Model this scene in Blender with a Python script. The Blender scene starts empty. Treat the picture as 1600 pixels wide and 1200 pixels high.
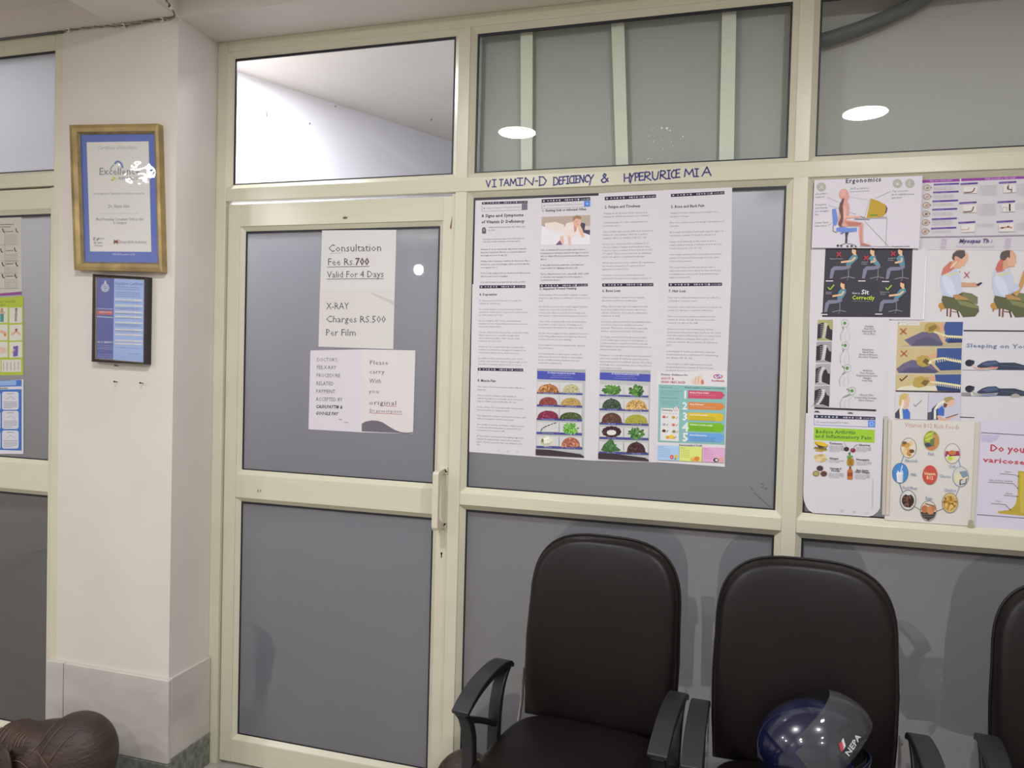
import bpy, bmesh, math, random
from mathutils import Vector, Matrix
random.seed(7)
PI = math.pi
scn = bpy.context.scene
COL = scn.collection

# ---------------------------------------------------------------- camera
F = 1170.0
CAM = Vector((0.0, -2.42, 1.56))
def _axes(y, p, r):
    cy, sy, cp, sp, cr, sr = math.cos(y), math.sin(y), math.cos(p), math.sin(p), math.cos(r), math.sin(r)
    fwd = Vector((sy*cp, cy*cp, sp)); r0 = Vector((cy, -sy, 0)); u0 = r0.cross(fwd)
    return cr*r0 + sr*u0, -sr*r0 + cr*u0, fwd
RT, UP, FW = _axes(-0.281772, -0.025032, 0.026249)
cam_d = bpy.data.cameras.new('camera'); cam = bpy.data.objects.new('camera', cam_d); COL.objects.link(cam)
cam_d.sensor_fit = 'HORIZONTAL'; cam_d.sensor_width = 36; cam_d.lens = F/1600*36
cam_d.clip_start = 0.02; cam_d.clip_end = 60
cam.matrix_world = Matrix(((RT.x, UP.x, -FW.x, CAM.x), (RT.y, UP.y, -FW.y, CAM.y), (RT.z, UP.z, -FW.z, CAM.z), (0, 0, 0, 1)))
scn.camera = cam

def at(px, py, Y):
    """the point of the upright plane y = Y that the photo shows at pixel (px, py)"""
    d = RT*((px-800)/F) - UP*((py-600)/F) + FW
    return CAM + d*((Y-CAM.y)/d.y)

# ---------------------------------------------------------------- world, exposure
wd = bpy.data.worlds.new('world'); scn.world = wd; wd.use_nodes = True
wd.node_tree.nodes['Background'].inputs[0].default_value = (0.6, 0.62, 0.65, 1)
wd.node_tree.nodes['Background'].inputs[1].default_value = 0.05
vs = scn.view_settings
vs.view_transform = 'Standard'; vs.look = 'None'; vs.gamma = 1; vs.use_curve_mapping = False
vs.exposure = 0.0

# ---------------------------------------------------------------- lamp list (the lamps are built further down, in one builder)
CEIL = 2.85
LAMPS = [(-1.16, -1.51, 1.0), (0.597, -1.55, 1.0), (-3.95, -2.38, 1.0), (-3.9, -3.42, 1.0), (-1.2, -3.7, 1.0), (1.3, -3.6, 1.0)]  # the last two are unseen, added for general light
LAMP_W = 290.0
INNER_W = 56.0

# ---------------------------------------------------------------- materials
def lin(h, g=1.0):
    if isinstance(h, str):
        v = [int(h[i:i+2], 16)/255 for i in (0, 2, 4)]
    else:
        v = h
    return tuple(min(0.92, (x/12.92 if x <= 0.04045 else ((x+0.055)/1.055)**2.4)*g) for x in v) + (1,)
MATS = {}
def mat(name, base, rough=0.5, var=0.0, vscale=8.0, bump=0.0, bscale=60.0, metal=0.0, coat=0.0, coat_r=0.05, spec=0.5, stretch=None, detail=4.0):
    if name in MATS: return MATS[name]
    m = bpy.data.materials.new(name); m.use_nodes = True
    nt = m.node_tree; b = nt.nodes['Principled BSDF']
    if isinstance(base, str): base = lin(base)
    b.inputs['Base Color'].default_value = (*base[:3], 1)
    b.inputs['Roughness'].default_value = rough; b.inputs['Metallic'].default_value = metal
    b.inputs['Coat Weight'].default_value = coat; b.inputs['Coat Roughness'].default_value = coat_r
    b.inputs['Specular IOR Level'].default_value = spec
    if var or bump:
        tc = nt.nodes.new('ShaderNodeTexCoord'); mp = nt.nodes.new('ShaderNodeMapping')
        nt.links.new(tc.outputs['Object'], mp.inputs[0])
        if stretch: mp.inputs['Scale'].default_value = stretch
    if var:
        n = nt.nodes.new('ShaderNodeTexNoise'); n.inputs['Scale'].default_value = vscale; n.inputs['Detail'].default_value = detail
        nt.links.new(mp.outputs[0], n.inputs['Vector'])
        r = nt.nodes.new('ShaderNodeValToRGB')
        r.color_ramp.elements[0].position = 0.3; r.color_ramp.elements[1].position = 0.7
        r.color_ramp.elements[0].color = (*[c*(1-var) for c in base[:3]], 1); r.color_ramp.elements[1].color = (*[min(1, c*(1+var*0.6)) for c in base[:3]], 1)
        nt.links.new(n.outputs['Fac'], r.inputs[0]); nt.links.new(r.outputs[0], b.inputs['Base Color'])
    if bump:
        n2 = nt.nodes.new('ShaderNodeTexNoise'); n2.inputs['Scale'].default_value = bscale; n2.inputs['Detail'].default_value = 5
        nt.links.new(mp.outputs[0], n2.inputs['Vector'])
        bp = nt.nodes.new('ShaderNodeBump'); bp.inputs['Strength'].default_value = bump; bp.inputs['Distance'].default_value = 0.004
        nt.links.new(n2.outputs['Fac'], bp.inputs['Height']); nt.links.new(bp.outputs[0], b.inputs['Normal'])
    MATS[name] = m
    return m
def ink(h):
    """a printed colour as it shows on paper under this room's light"""
    k = 'print_' + h
    if k not in MATS:
        m = mat(k, lin(h, INK_GAIN)[:3], 0.55, spec=0.25)
    return MATS[k]
INK_GAIN = 1.12
PLASTER = mat('cream_plaster', (0.70, 0.645, 0.59), 0.62, var=0.05, vscale=3, bump=0.06, bscale=25, spec=0.3)
CEILM = mat('ceiling_paint', (0.72, 0.69, 0.63), 0.7, var=0.03, vscale=3, spec=0.2)
COATM = mat('cream_powder_coat', (0.65, 0.62, 0.485), 0.30, var=0.04, vscale=6, bump=0.02, bscale=200, spec=0.5)
COATX = mat('cream_powder_coat_rails', (0.66, 0.63, 0.49), 0.19, var=0.04, vscale=6, bump=0.02, bscale=30, stretch=(0.4, 4, 30))
GASKET = mat('black_rubber_gasket', (0.012, 0.011, 0.016), 0.5)
DADO = mat('pale_marble_tile', (0.60, 0.56, 0.51), 0.22, var=0.16, vscale=3.5, detail=9, stretch=(1, 1, 2.2))
GRANITE = mat('green_grey_granite', (0.20, 0.21, 0.18), 0.25, var=0.45, vscale=45, detail=6)
GROUT = mat('dark_grout_joint', (0.10, 0.09, 0.08), 0.8)
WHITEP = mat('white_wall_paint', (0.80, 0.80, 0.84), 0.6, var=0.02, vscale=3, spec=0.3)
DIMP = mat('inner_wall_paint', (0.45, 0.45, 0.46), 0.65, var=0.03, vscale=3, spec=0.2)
def film_mat(name, base, trans=0.0, rough=0.35, coat_r=0.015):
    """glass with a frosted grey film: a sharp surface reflection over a dull, slightly see-through film"""
    m = bpy.data.materials.new(name); m.use_nodes = True; nt = m.node_tree
    b = nt.nodes['Principled BSDF']
    tc = nt.nodes.new('ShaderNodeTexCoord'); n = nt.nodes.new('ShaderNodeTexNoise'); n.inputs['Scale'].default_value = 2.2; n.inputs['Detail'].default_value = 6
    nt.links.new(tc.outputs['Object'], n.inputs['Vector'])
    r = nt.nodes.new('ShaderNodeValToRGB'); r.color_ramp.elements[0].position = 0.3; r.color_ramp.elements[1].position = 0.75
    r.color_ramp.elements[0].color = (*[c*0.93 for c in base], 1); r.color_ramp.elements[1].color = (*[c*1.06 for c in base], 1)
    nt.links.new(n.outputs['Fac'], r.inputs[0]); nt.links.new(r.outputs[0], b.inputs['Base Color'])
    b.inputs['Roughness'].default_value = rough; b.inputs['Specular IOR Level'].default_value = 0.3
    b.inputs['Coat Weight'].default_value = 1.0; b.inputs['Coat Roughness'].default_value = coat_r; b.inputs['Coat IOR'].default_value = 2.3
    if trans:
        t = nt.nodes.new('ShaderNodeBsdfTranslucent'); t.inputs[0].default_value = (0.82, 0.82, 0.87, 1)
        mx = nt.nodes.new('ShaderNodeMixShader'); mx.inputs[0].default_value = trans
        nt.links.new(b.outputs[0], mx.inputs[1]); nt.links.new(t.outputs[0], mx.inputs[2])
        nt.links.new(mx.outputs[0], nt.nodes['Material Output'].inputs['Surface'])
    MATS[name] = m
    return m
def thin_fresnel(nt, ior):
    """surface reflection of a thin sheet, the same from both of its sides"""
    fr = nt.nodes.new('ShaderNodeFresnel'); ge = nt.nodes.new('ShaderNodeNewGeometry'); ma = nt.nodes.new('ShaderNodeMath'); ma.operation = 'MULTIPLY_ADD'
    nt.links.new(ge.outputs['Backfacing'], ma.inputs[0]); ma.inputs[1].default_value = 1/ior-ior; ma.inputs[2].default_value = ior
    nt.links.new(ma.outputs[0], fr.inputs[0]); return fr
def clear_mat(name, tint=(1, 1, 1), rough=0.01, bump=0.0, bscale=30, ior=1.5):
    m = bpy.data.materials.new(name); m.use_nodes = True; nt = m.node_tree
    nt.nodes.remove(nt.nodes['Principled BSDF'])
    tr = nt.nodes.new('ShaderNodeBsdfTransparent'); tr.inputs[0].default_value = (*tint, 1)
    g = nt.nodes.new('ShaderNodeBsdfGlossy'); g.inputs['Roughness'].default_value = rough; g.inputs[0].default_value = (1, 1, 1, 1)
    fr = thin_fresnel(nt, ior)
    mx = nt.nodes.new('ShaderNodeMixShader')
    nt.links.new(fr.outputs[0], mx.inputs[0]); nt.links.new(tr.outputs[0], mx.inputs[1]); nt.links.new(g.outputs[0], mx.inputs[2])
    nt.links.new(mx.outputs[0], nt.nodes['Material Output'].inputs['Surface'])
    if bump:
        tc = nt.nodes.new('ShaderNodeTexCoord'); n = nt.nodes.new('ShaderNodeTexNoise'); n.inputs['Scale'].default_value = bscale; n.inputs['Detail'].default_value = 1.5
        nt.links.new(tc.outputs['Object'], n.inputs['Vector'])
        bp = nt.nodes.new('ShaderNodeBump'); bp.inputs['Strength'].default_value = bump; bp.inputs['Distance'].default_value = 0.01
        nt.links.new(n.outputs['Fac'], bp.inputs['Height']); nt.links.new(bp.outputs[0], g.inputs['Normal']); 
    MATS[name] = m
    return m
FILM = film_mat('grey_frosted_film', (0.030, 0.027, 0.022), trans=0.26)
FILM_DOOR = film_mat('grey_lavender_film_door', (0.025, 0.023, 0.018), trans=0.40)
FILM_LEFT = film_mat('pale_film_left', (0.10, 0.097, 0.093), trans=0.42)
CLEAR = clear_mat('clear_glass')
TINT = clear_mat('tinted_clear_glass', (0.95, 0.97, 0.95))
PLASTIC = clear_mat('wrinkled_clear_plastic', (1, 1, 1), 0.02, bump=0.15, bscale=18)

# ---------------------------------------------------------------- object helpers
def link(o, parent=None):
    COL.objects.link(o)
    if parent is not None: o.parent = parent
    return o
def tag(o, label=None, cat=None, group=None, kind=None):
    if label: o['label'] = label
    if cat: o['category'] = cat
    if group: o['group'] = group
    if kind: o['kind'] = kind
    return o
def empty(name, loc=(0, 0, 0), rz=0.0):
    o = bpy.data.objects.new(name, None); COL.objects.link(o); o.location = loc; o.rotation_euler = (0, 0, rz); o.empty_display_size = 0.05
    return o
def place(o, parent):
    """parent o under an Empty, keeping the mesh's own coordinates as local coordinates"""
    o.parent = parent
    return o
class MB:
    """collects shapes; build() links them as one mesh object"""
    def __init__(s): s.bm = bmesh.new(); s.mats = []
    def mi(s, m):
        if m not in s.mats: s.mats.append(m)
        return s.mats.index(m)
    def box(s, x0, x1, y0, y1, z0, z1, m, bevel=0.0, M=None):
        r = bmesh.ops.create_cube(s.bm, size=1.0)
        vs_ = r['verts']
        for v in vs_:
            v.co = Vector(((x0+x1)/2 + v.co.x*(x1-x0), (y0+y1)/2 + v.co.y*(y1-y0), (z0+z1)/2 + v.co.z*(z1-z0)))
        fs = list({f for v in vs_ for f in v.link_faces}); i = s.mi(m)
        for f in fs: f.material_index = i
        if bevel > 0:
            es = list({e for f in fs for e in f.edges})
            rb = bmesh.ops.bevel(s.bm, geom=es, offset=bevel, segments=2, affect='EDGES', profile=0.7)
            vs_ = list({v for f in rb['faces'] for v in f.verts} | {v for v in vs_ if v.is_valid})
            for f in rb['faces']: f.material_index = i; f.smooth = True
        if M is not None:
            for v in vs_: v.co = M @ v.co
        return s
    def poly(s, pts, m, smooth=False):
        f = s.bm.faces.new([s.bm.verts.new(p) for p in pts]); f.material_index = s.mi(m); f.smooth = smooth
        return f
    def prism(s, pts, vec, m):
        """a polygon pushed along vec"""
        vec = Vector(vec); a = [s.bm.verts.new(p) for p in pts]; b = [s.bm.verts.new(Vector(p)+vec) for p in pts]; n = len(pts); i = s.mi(m)
        fs = [s.bm.faces.new(a), s.bm.faces.new(list(reversed(b)))]
        for k in range(n): fs.append(s.bm.faces.new([a[k], b[k], b[(k+1) % n], a[(k+1) % n]]))
        for f in fs: f.material_index = i
        bmesh.ops.recalc_face_normals(s.bm, faces=fs)
        return s
    def tube(s, pts, r, m, seg=8, cap=True, closed=False):
        pts = [Vector(p) for p in pts]; n = len(pts); i = s.mi(m); rings = []
        rr = r if isinstance(r, (list, tuple)) else [r]*n
        prev = None
        for k in range(n):
            if closed: t = (pts[(k+1) % n]-pts[k-1]).normalized()
            else: t = (pts[min(k+1, n-1)]-pts[max(k-1, 0)]).normalized()
            if prev is None:
                u = t.orthogonal().normalized()
            else:
                u = (prev - t*prev.dot(t)).normalized()
            prev = u; w = t.cross(u)
            rings.append([s.bm.verts.new(pts[k] + (u*math.cos(2*PI*j/seg) + w*math.sin(2*PI*j/seg))*rr[k]) for j in range(seg)])
        m_ = n if closed else n-1
        for k in range(m_):
            a, b = rings[k], rings[(k+1) % n]
            for j in range(seg):
                f = s.bm.faces.new([a[j], a[(j+1) % seg], b[(j+1) % seg], b[j]]); f.material_index = i; f.smooth = True
        if cap and not closed:
            for q in (list(reversed(rings[0])), rings[-1]):
                f = s.bm.faces.new(q); f.material_index = i
        return s
    def lathe(s, prof, m, seg=24, M=None, cap=True):
        i = s.mi(m); rings = []
        for (r, z) in prof:
            ring = [s.bm.verts.new(Vector((r*math.cos(2*PI*j/seg), r*math.sin(2*PI*j/seg), z))) for j in range(seg)]
            rings.append(ring)
        for a, b in zip(rings, rings[1:]):
            for j in range(seg):
                f = s.bm.faces.new([a[j], a[(j+1) % seg], b[(j+1) % seg], b[j]]); f.material_index = i; f.smooth = True
        if cap:
            for q in (list(reversed(rings[0])), rings[-1]):
                f = s.bm.faces.new(q); f.material_index = i
        if M is not None:
            for ring in rings:
                for v in ring: v.co = M @ v.co
        return s
    def ball(s, c, rad, m, seg=20, rings=12, M=None):
        i = s.mi(m)
        r = bmesh.ops.create_uvsphere(s.bm, u_segments=seg, v_segments=rings, radius=1.0)
        for v in r['verts']:
            p = Vector((v.co.x*rad[0], v.co.y*rad[1], v.co.z*rad[2]))
            if M is not None: p = M @ p
            v.co = p + Vector(c)
        for f in {f for v in r['verts'] for f in v.link_faces}: f.material_index = i; f.smooth = True
        return s
    def build(s, name, parent=None, smooth=None):
        me = bpy.data.meshes.new(name); s.bm.to_mesh(me); s.bm.free()
        for m in s.mats: me.materials.append(m)
        if smooth is not None:
            for p in me.polygons: p.use_smooth = smooth
        return link(bpy.data.objects.new(name, me), parent)
def struct(name, mb, parent=None):
    o = mb.build(name, parent)
    if parent is None: o['kind'] = 'structure'
    return o

# ================================================================ the setting
XC0, XC1, YC = -2.395, -1.886, -0.212      # the pillar between the two partitions
SOF = 2.745                                 # underside of the beams
b = MB(); b.box(-5.2, 2.9, -5.5, 2.6, -0.08, 0.0, mat('speckled_floor_tile', (0.40, 0.37, 0.32), 0.3, var=0.2, vscale=14, detail=8)); struct('floor', b)
b = MB(); b.box(-5.2, 2.9, -5.5, 2.6, CEIL, CEIL+0.1, CEILM); struct('ceiling', b)
b = MB(); b.box(-5.2, 2.9, -5.6, -5.5, 0, CEIL, mat('back_wall_paint', (0.55, 0.53, 0.50), 0.65, var=0.05, vscale=2)); struct('wall_back', b)
b = MB(); b.box(-5.3, -5.2, -5.5, 2.6, 0, CEIL, PLASTER); struct('wall_left', b)
b = MB(); b.box(2.9, 3.0, -5.5, 2.6, 0, CEIL, PLASTER); struct('wall_right', b)
# beam over the recess, the pillar, the strip of wall over the left partition
b = MB(); b.box(XC1, 2.9, YC, 0.10, SOF, CEIL, PLASTER); struct('wall_front', b)
b = MB(); b.box(-5.2, XC0, YC, 0.10, SOF, CEIL, PLASTER); struct('wall_front_left', b)
b = MB(); b.box(XC0, XC1, YC, 0.10, 0, CEIL, PLASTER); struct('wall_pillar', b)
b = MB(); b.box(-2.166, XC1, -5.5, YC, SOF, CEIL, CEILM); struct('trim_1', b)          # beam that runs from the pillar over the room
# marble dado round the foot of the pillar: a thin front slab in two tiles and a side slab
D0, D1 = 0.109, 0.408
b = MB()
b.box(-2.425, -2.345, YC-0.015, YC, D0, D1, DADO, 0.002); b.box(-2.342, XC1+0.013, YC-0.015, YC, D0, D1, DADO, 0.002)
b.box(XC1, XC1+0.0135, YC+0.001, -0.004, D0, D1+0.004, DADO, 0.002)
b.box(-2.345, -2.342, YC-0.0135, YC, D0, D1-0.001, GROUT)
struct('trim_2', b)
b = MB(); b.box(-2.43, XC1+0.016, YC-0.018, YC, 0, D0-0.002, GRANITE, 0.002); b.box(XC1, XC1+0.016, YC, -0.004, 0, D0+0.014, GRANITE, 0.002); struct('baseboard_pillar', b)

# ---- frame members of the right partition: front faces at y = 0
YB = 0.032
def member(name, x0, x1, z0, z1, m=COATM, y0=0.0, y1=YB, bev=0.0025):
    b = MB(); b.box(x0, x1, y0, y1, z0, z1, m, bev); return struct(name, b)
XJ, XM1, XM1b, XM2, XM2b, XE = -1.843, -0.921, -0.8785, 0.168, 0.2105, 1.262
member('trim_3', XC1, XJ, 0, SOF)
b = MB(); b.box(XM1, XM1b, 0, YB, 0, 2.148, COATM, 0.0025); b.box(XM1-0.014, XM1, 0.010, YB, 0, 2.146, COATM, 0.002); struct('trim_4', b)
member('trim_5', XM1, XM1b, 2.194, 2.704)
member('trim_6', XM2, XM2b, 0, 2.150); member('trim_7', XM2, XM2b, 2.196, 2.704)
member('trim_8', XJ, 2.9, 2.704, SOF, COATX)
member('trim_9', XE, XE+0.042, 0, 2.148); member('trim_25', XE, XE+0.042, 2.196, 2.704)
transom = member('trim_10', XJ, 2.9, 2.148, 2.196, COATX)
member('trim_11', XM1b, XM2, 1.075, 1.116, COATX); member('trim_12', XM2b, XE, 1.073, 1.115, COATX)
member('trim_13', XM1b, XM2, 0.0, 0.10, COATX); member('trim_14', XM2b, XE, 0.0, 0.10, COATX)
member('trim_24', XE+0.042, 2.9, 0.0, 0.10, COATX)

BW, GY = 0.018, 0.022
def window(name, x0, x1, z0, z1, pane, y=0.0, bw=BW, gy=GY, sides='LRTB', parent=None, pname='pane'):
    """sloping glazing beads round an opening (mitred), a black gasket and the pane"""
    b = MB(); m = COATM; lip = 0.004
    o = [(x0, z0), (x1, z0), (x1, z1), (x0, z1)]; i = [(x0+bw, z0+bw), (x1-bw, z0+bw), (x1-bw, z1-bw), (x0+bw, z1-bw)]
    for k in range(4):
        a, c, d, e = o[k], o[(k+1) % 4], i[(k+1) % 4], i[k]
        b.poly([(a[0], y+lip, a[1]), (c[0], y+lip, c[1]), (d[0], y+gy-0.002, d[1]), (e[0], y+gy-0.002, e[1])], m)
        b.poly([(e[0], y+gy-0.002, e[1]), (d[0], y+gy-0.002, d[1]), (d[0], y+gy+0.008, d[1]), (e[0], y+gy+0.008, e[1])], m)
        b.poly([(a[0], y+lip, a[1]), (c[0], y+lip, c[1]), (c[0], y+gy+0.008, c[1]), (a[0], y+gy+0.008, a[1])], m)
    bmesh.ops.remove_doubles(b.bm, verts=b.bm.verts, dist=1e-5)
    w = b.build(name, parent)
    if parent is None: w['kind'] = 'structure'
    g = MB(); t = 0.006; yy0, yy1 = y+gy-0.0015, y+gy+0.004
    X0, X1, Z0, Z1 = x0+bw, x1-bw, z0+bw, z1-bw
    g.box(X0, X0+t, yy0, yy1, Z0, Z1, GASKET); g.box(X1-t, X1, yy0, yy1, Z0, Z1, GASKET)
    g.box(X0+t, X1-t, yy0, yy1, Z0, Z0+t*0.7, GASKET); g.box(X0+t, X1-t, yy0, yy1, Z1-t*1.4, Z1, GASKET)
    g.build('gasket', w)
    p = MB(); p.box(X0, X1, y+gy, y+gy+0.005, Z0, Z1, CLEAR); p.mi(pane)
    for f in p.bm.faces:                                   # the film lies on the room side of the glass
        if f.normal.y < -0.5: f.material_index = p.mi(pane)
    p.build(pname, w)
    return w
W1 = window('window_1', XJ, XM1, 2.196, 2.704, CLEAR)
W2 = window('window_2', XM1b, XM2, 2.196, 2.704, TINT)
W3 = window('window_3', XM2b, XE, 2.196, 2.704, TINT)
W4 = window('window_4', XM1b, XM2, 1.116, 2.148, FILM)
W5 = window('window_5', XM2b, XE, 1.115, 2.148, FILM)
W6 = window('window_6', XM1b, XM2, 0.10, 1.075, FILM)
W7 = window('window_7', XM2b, XE, 0.10, 1.073, FILM)
b = MB(); b.box(XE+0.042, 2.9, 0.02, 0.03, 0.1, 2.704, FILM); struct('window_8', b)

# ---- the door in the right partition
DY = 0.012
b = MB()
b.box(-1.838, -1.787, DY, DY+0.028, 0.013, 2.138, COATM, 0.002); b.box(-0.968, -0.924, DY, DY+0.028, 0.013, 2.138, COATM, 0.002)
door = b.build('door_1'); door['kind'] = 'structure'
for nm, z0, z1 in (('top_rail', 2.055, 2.138), ('middle_rail', 1.031, 1.120), ('bottom_rail', 0.013, 0.100)):
    b = MB(); b.box(-1.787, -0.968, DY+0.0012, DY+0.028, z0, z1, COATX, 0.0015); b.build(nm, door)
window('glazing_bead', -1.787, -0.968, 1.120, 2.055, FILM_DOOR, y=DY, bw=0.016, gy=0.018, parent=door, pname='upper_pane')
window('glazing_bead', -1.787, -0.968, 0.100, 1.031, FILM_DOOR, y=DY, bw=0.016, gy=0.018, parent=door, pname='lower_pane')
# pull handle, an upright grip on two arms
b = MB()
def cshape(xa, xb):
    pts = [(DY, 1.197), (-0.050, 1.190), (-0.054, 1.182), (-0.054, 1.000), (-0.048, 0.990), (DY, 0.987), (DY, 1.008), (-0.020, 1.012), (-0.036, 1.028), (-0.038, 1.085), (-0.034, 1.105), (-0.034, 1.150), (-0.026, 1.170), (-0.012, 1.178), (DY, 1.178)]
    return [(xa, p[0], p[1]) for p in pts]
b.prism(cshape(-0.957, 0), (0.021, 0, 0), COATM)
h = b.build('handle', door)
b = MB(); b.box(-0.962, -0.927, DY-0.006, DY, 1.176, 1.200, COATM, 0.001); b.box(-0.962, -0.927, DY-0.006, DY, 0.986, 1.010, COATM, 0.001); b.build('mounting_plate', h)
SCREW = mat('dark_screw', (0.03, 0.028, 0.025), 0.4, metal=0.6)
for sx, sz in ((-0.934, 1.190), (-0.931, 1.185), (-0.934, 0.999), (-0.931, 1.003)):
    b = MB(); b.lathe([(0.0028, 0), (0.0028, 0.002), (0.001, 0.003)], SCREW, 10, Matrix.Translation((sx, DY-0.006, sz)) @ Matrix.Rotation(PI/2, 4, 'X')); b.build('screw', h)
b = MB(); b.lathe([(0.004, 0), (0.004, 0.0008)], SCREW, 12, Matrix.Translation((-0.944, DY, 0.897)) @ Matrix.Rotation(PI/2, 4, 'X')); b.box(-0.9458, -0.9422, DY-0.0008, DY, 0.882, 0.897, SCREW); b.build('keyhole', door)
CHIP = mat('bare_brown_scratch', (0.22, 0.09, 0.04), 0.6)
b = MB(); b.poly([at(707, 336, 0.0095), at(706.3, 346, 0.0095), at(704.6, 358, 0.0095), at(702.8, 356, 0.0095)], CHIP); b.build('paint_scratch', door)
DIRT = mat('grey_brown_dirt_mark', (0.16, 0.14, 0.11), 0.8)
b = MB()
for q in ([(535, 341), (538, 338), (543, 339), (541, 342), (537, 342)], [(402, 764), (404, 767), (403, 770)], [(406, 764), (408, 767), (407, 769)]):
    b.poly([at(x, y, DY-0.0004) for x, y in q], DIRT)
b.build('dirt_mark', door)

# ---- the left partition (front plane of the pillar) with its own door
YL = YC
def lm(name, x0, x1, z0, z1, dy=0.0, m=COATM):
    b = MB(); b.box(x0, x1, YL+dy, YL+0.06, z0, z1, m, 0.002); return struct(name, b)
lm('trim_15', -2.430, XC0, 0, SOF); lm('trim_16', -5.2, -2.430, 2.700, SOF, m=COATX); lm('trim_17', -5.2, -2.430, 2.182, 2.232, m=COATX)
window('window_9', -3.40, -2.430, 2.232, 2.700, FILM_LEFT, y=YL, bw=0.012)
lm('trim_18', -3.45, -3.40, 0, 2.7)
b = MB(); b.box(-5.2, -3.45, YL+0.02, YL+0.03, 0, 2.7, FILM_LEFT); struct('window_10', b)
b = MB(); b.box(-2.452, -2.434, YL+0.008, YL+0.05, 0.012, 2.178, COATM, 0.002); b.box(-3.392, -3.34, YL+0.008, YL+0.05, 0.012, 2.178, COATM, 0.002)
d2 = b.build('door_2'); d2['kind'] = 'structure'
for nm, z0, z1 in (('top_rail', 2.100, 2.176), ('middle_rail', 1.036, 1.137), ('bottom_rail', 0.013, 0.108)):
    b = MB(); b.box(-3.34, -2.452, YL+0.0085, YL+0.05, z0, z1, COATX, 0.0015); b.build(nm, d2)
window('glazing_bead', -3.34, -2.446, 1.137, 2.100, FILM_LEFT, y=YL+0.006, bw=0.016, gy=0.018, parent=d2, pname='upper_pane')
window('glazing_bead', -3.34, -2.446, 0.108, 1.036, FILM, y=YL+0.006, bw=0.016, gy=0.018, parent=d2, pname='lower_pane')

# ---- rooms behind the glass: a white oblique wall lit by its own lamp behind the door, a dull board behind the middle transom pane
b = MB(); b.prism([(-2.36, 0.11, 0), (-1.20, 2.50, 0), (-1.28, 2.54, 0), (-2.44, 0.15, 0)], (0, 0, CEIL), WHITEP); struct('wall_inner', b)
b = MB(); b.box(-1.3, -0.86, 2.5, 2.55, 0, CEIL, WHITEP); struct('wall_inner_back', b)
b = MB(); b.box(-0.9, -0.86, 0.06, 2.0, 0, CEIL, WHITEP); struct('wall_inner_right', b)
BOARD = mat('grey_green_board', (0.42, 0.44, 0.41), 0.6, var=0.06, vscale=2)
b = MB(); b.box(-0.858, 0.19, 0.070, 0.082, 2.205, CEIL, BOARD); struct('wall_board', b)
b = MB(); b.box(0.19, 2.9, 0.110, 0.122, 2.215, CEIL, mat('pale_grey_board', (0.50, 0.49, 0.46), 0.6, var=0.06, vscale=1.5)); struct('wall_board_right', b)
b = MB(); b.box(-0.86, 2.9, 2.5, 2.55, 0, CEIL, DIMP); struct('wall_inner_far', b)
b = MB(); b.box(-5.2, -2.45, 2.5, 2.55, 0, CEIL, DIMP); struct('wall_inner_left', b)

# ================================================================ paper: engine
GLY = {}
_cv = bpy.data.curves.new('glyph', 'FONT'); _cv.resolution_u = 1
_go = bpy.data.objects.new('glyph', _cv)
def _mesh(s, bold):
    _cv.body = s; _cv.offset = 0.030 if bold else 0.0
    me = bpy.data.meshes.new_from_object(_go)
    r = ([v.co.copy() for v in me.vertices], [tuple(p.vertices) for p in me.polygons])
    bpy.data.meshes.remove(me); return r
def _xr(vs_): return max((v.x for v in vs_), default=0)
_bar = _xr(_mesh('|', False)[0])
CAPH = max(v.y for v in _mesh('H', False)[0])
def glyph(c, bold):
    k = (c, bold)
    if k not in GLY:
        vs_, fs = _mesh(c, bold) if c != ' ' else ([], [])
        adv = _xr(_mesh(c+'|', False)[0]) - _bar + (0.03 if bold else 0)
        GLY[k] = (vs_, fs, adv)
    return GLY[k]
def text_w(s, bold=False, track=0.0): return sum(glyph(c, bold)[2] + track for c in s)

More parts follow.
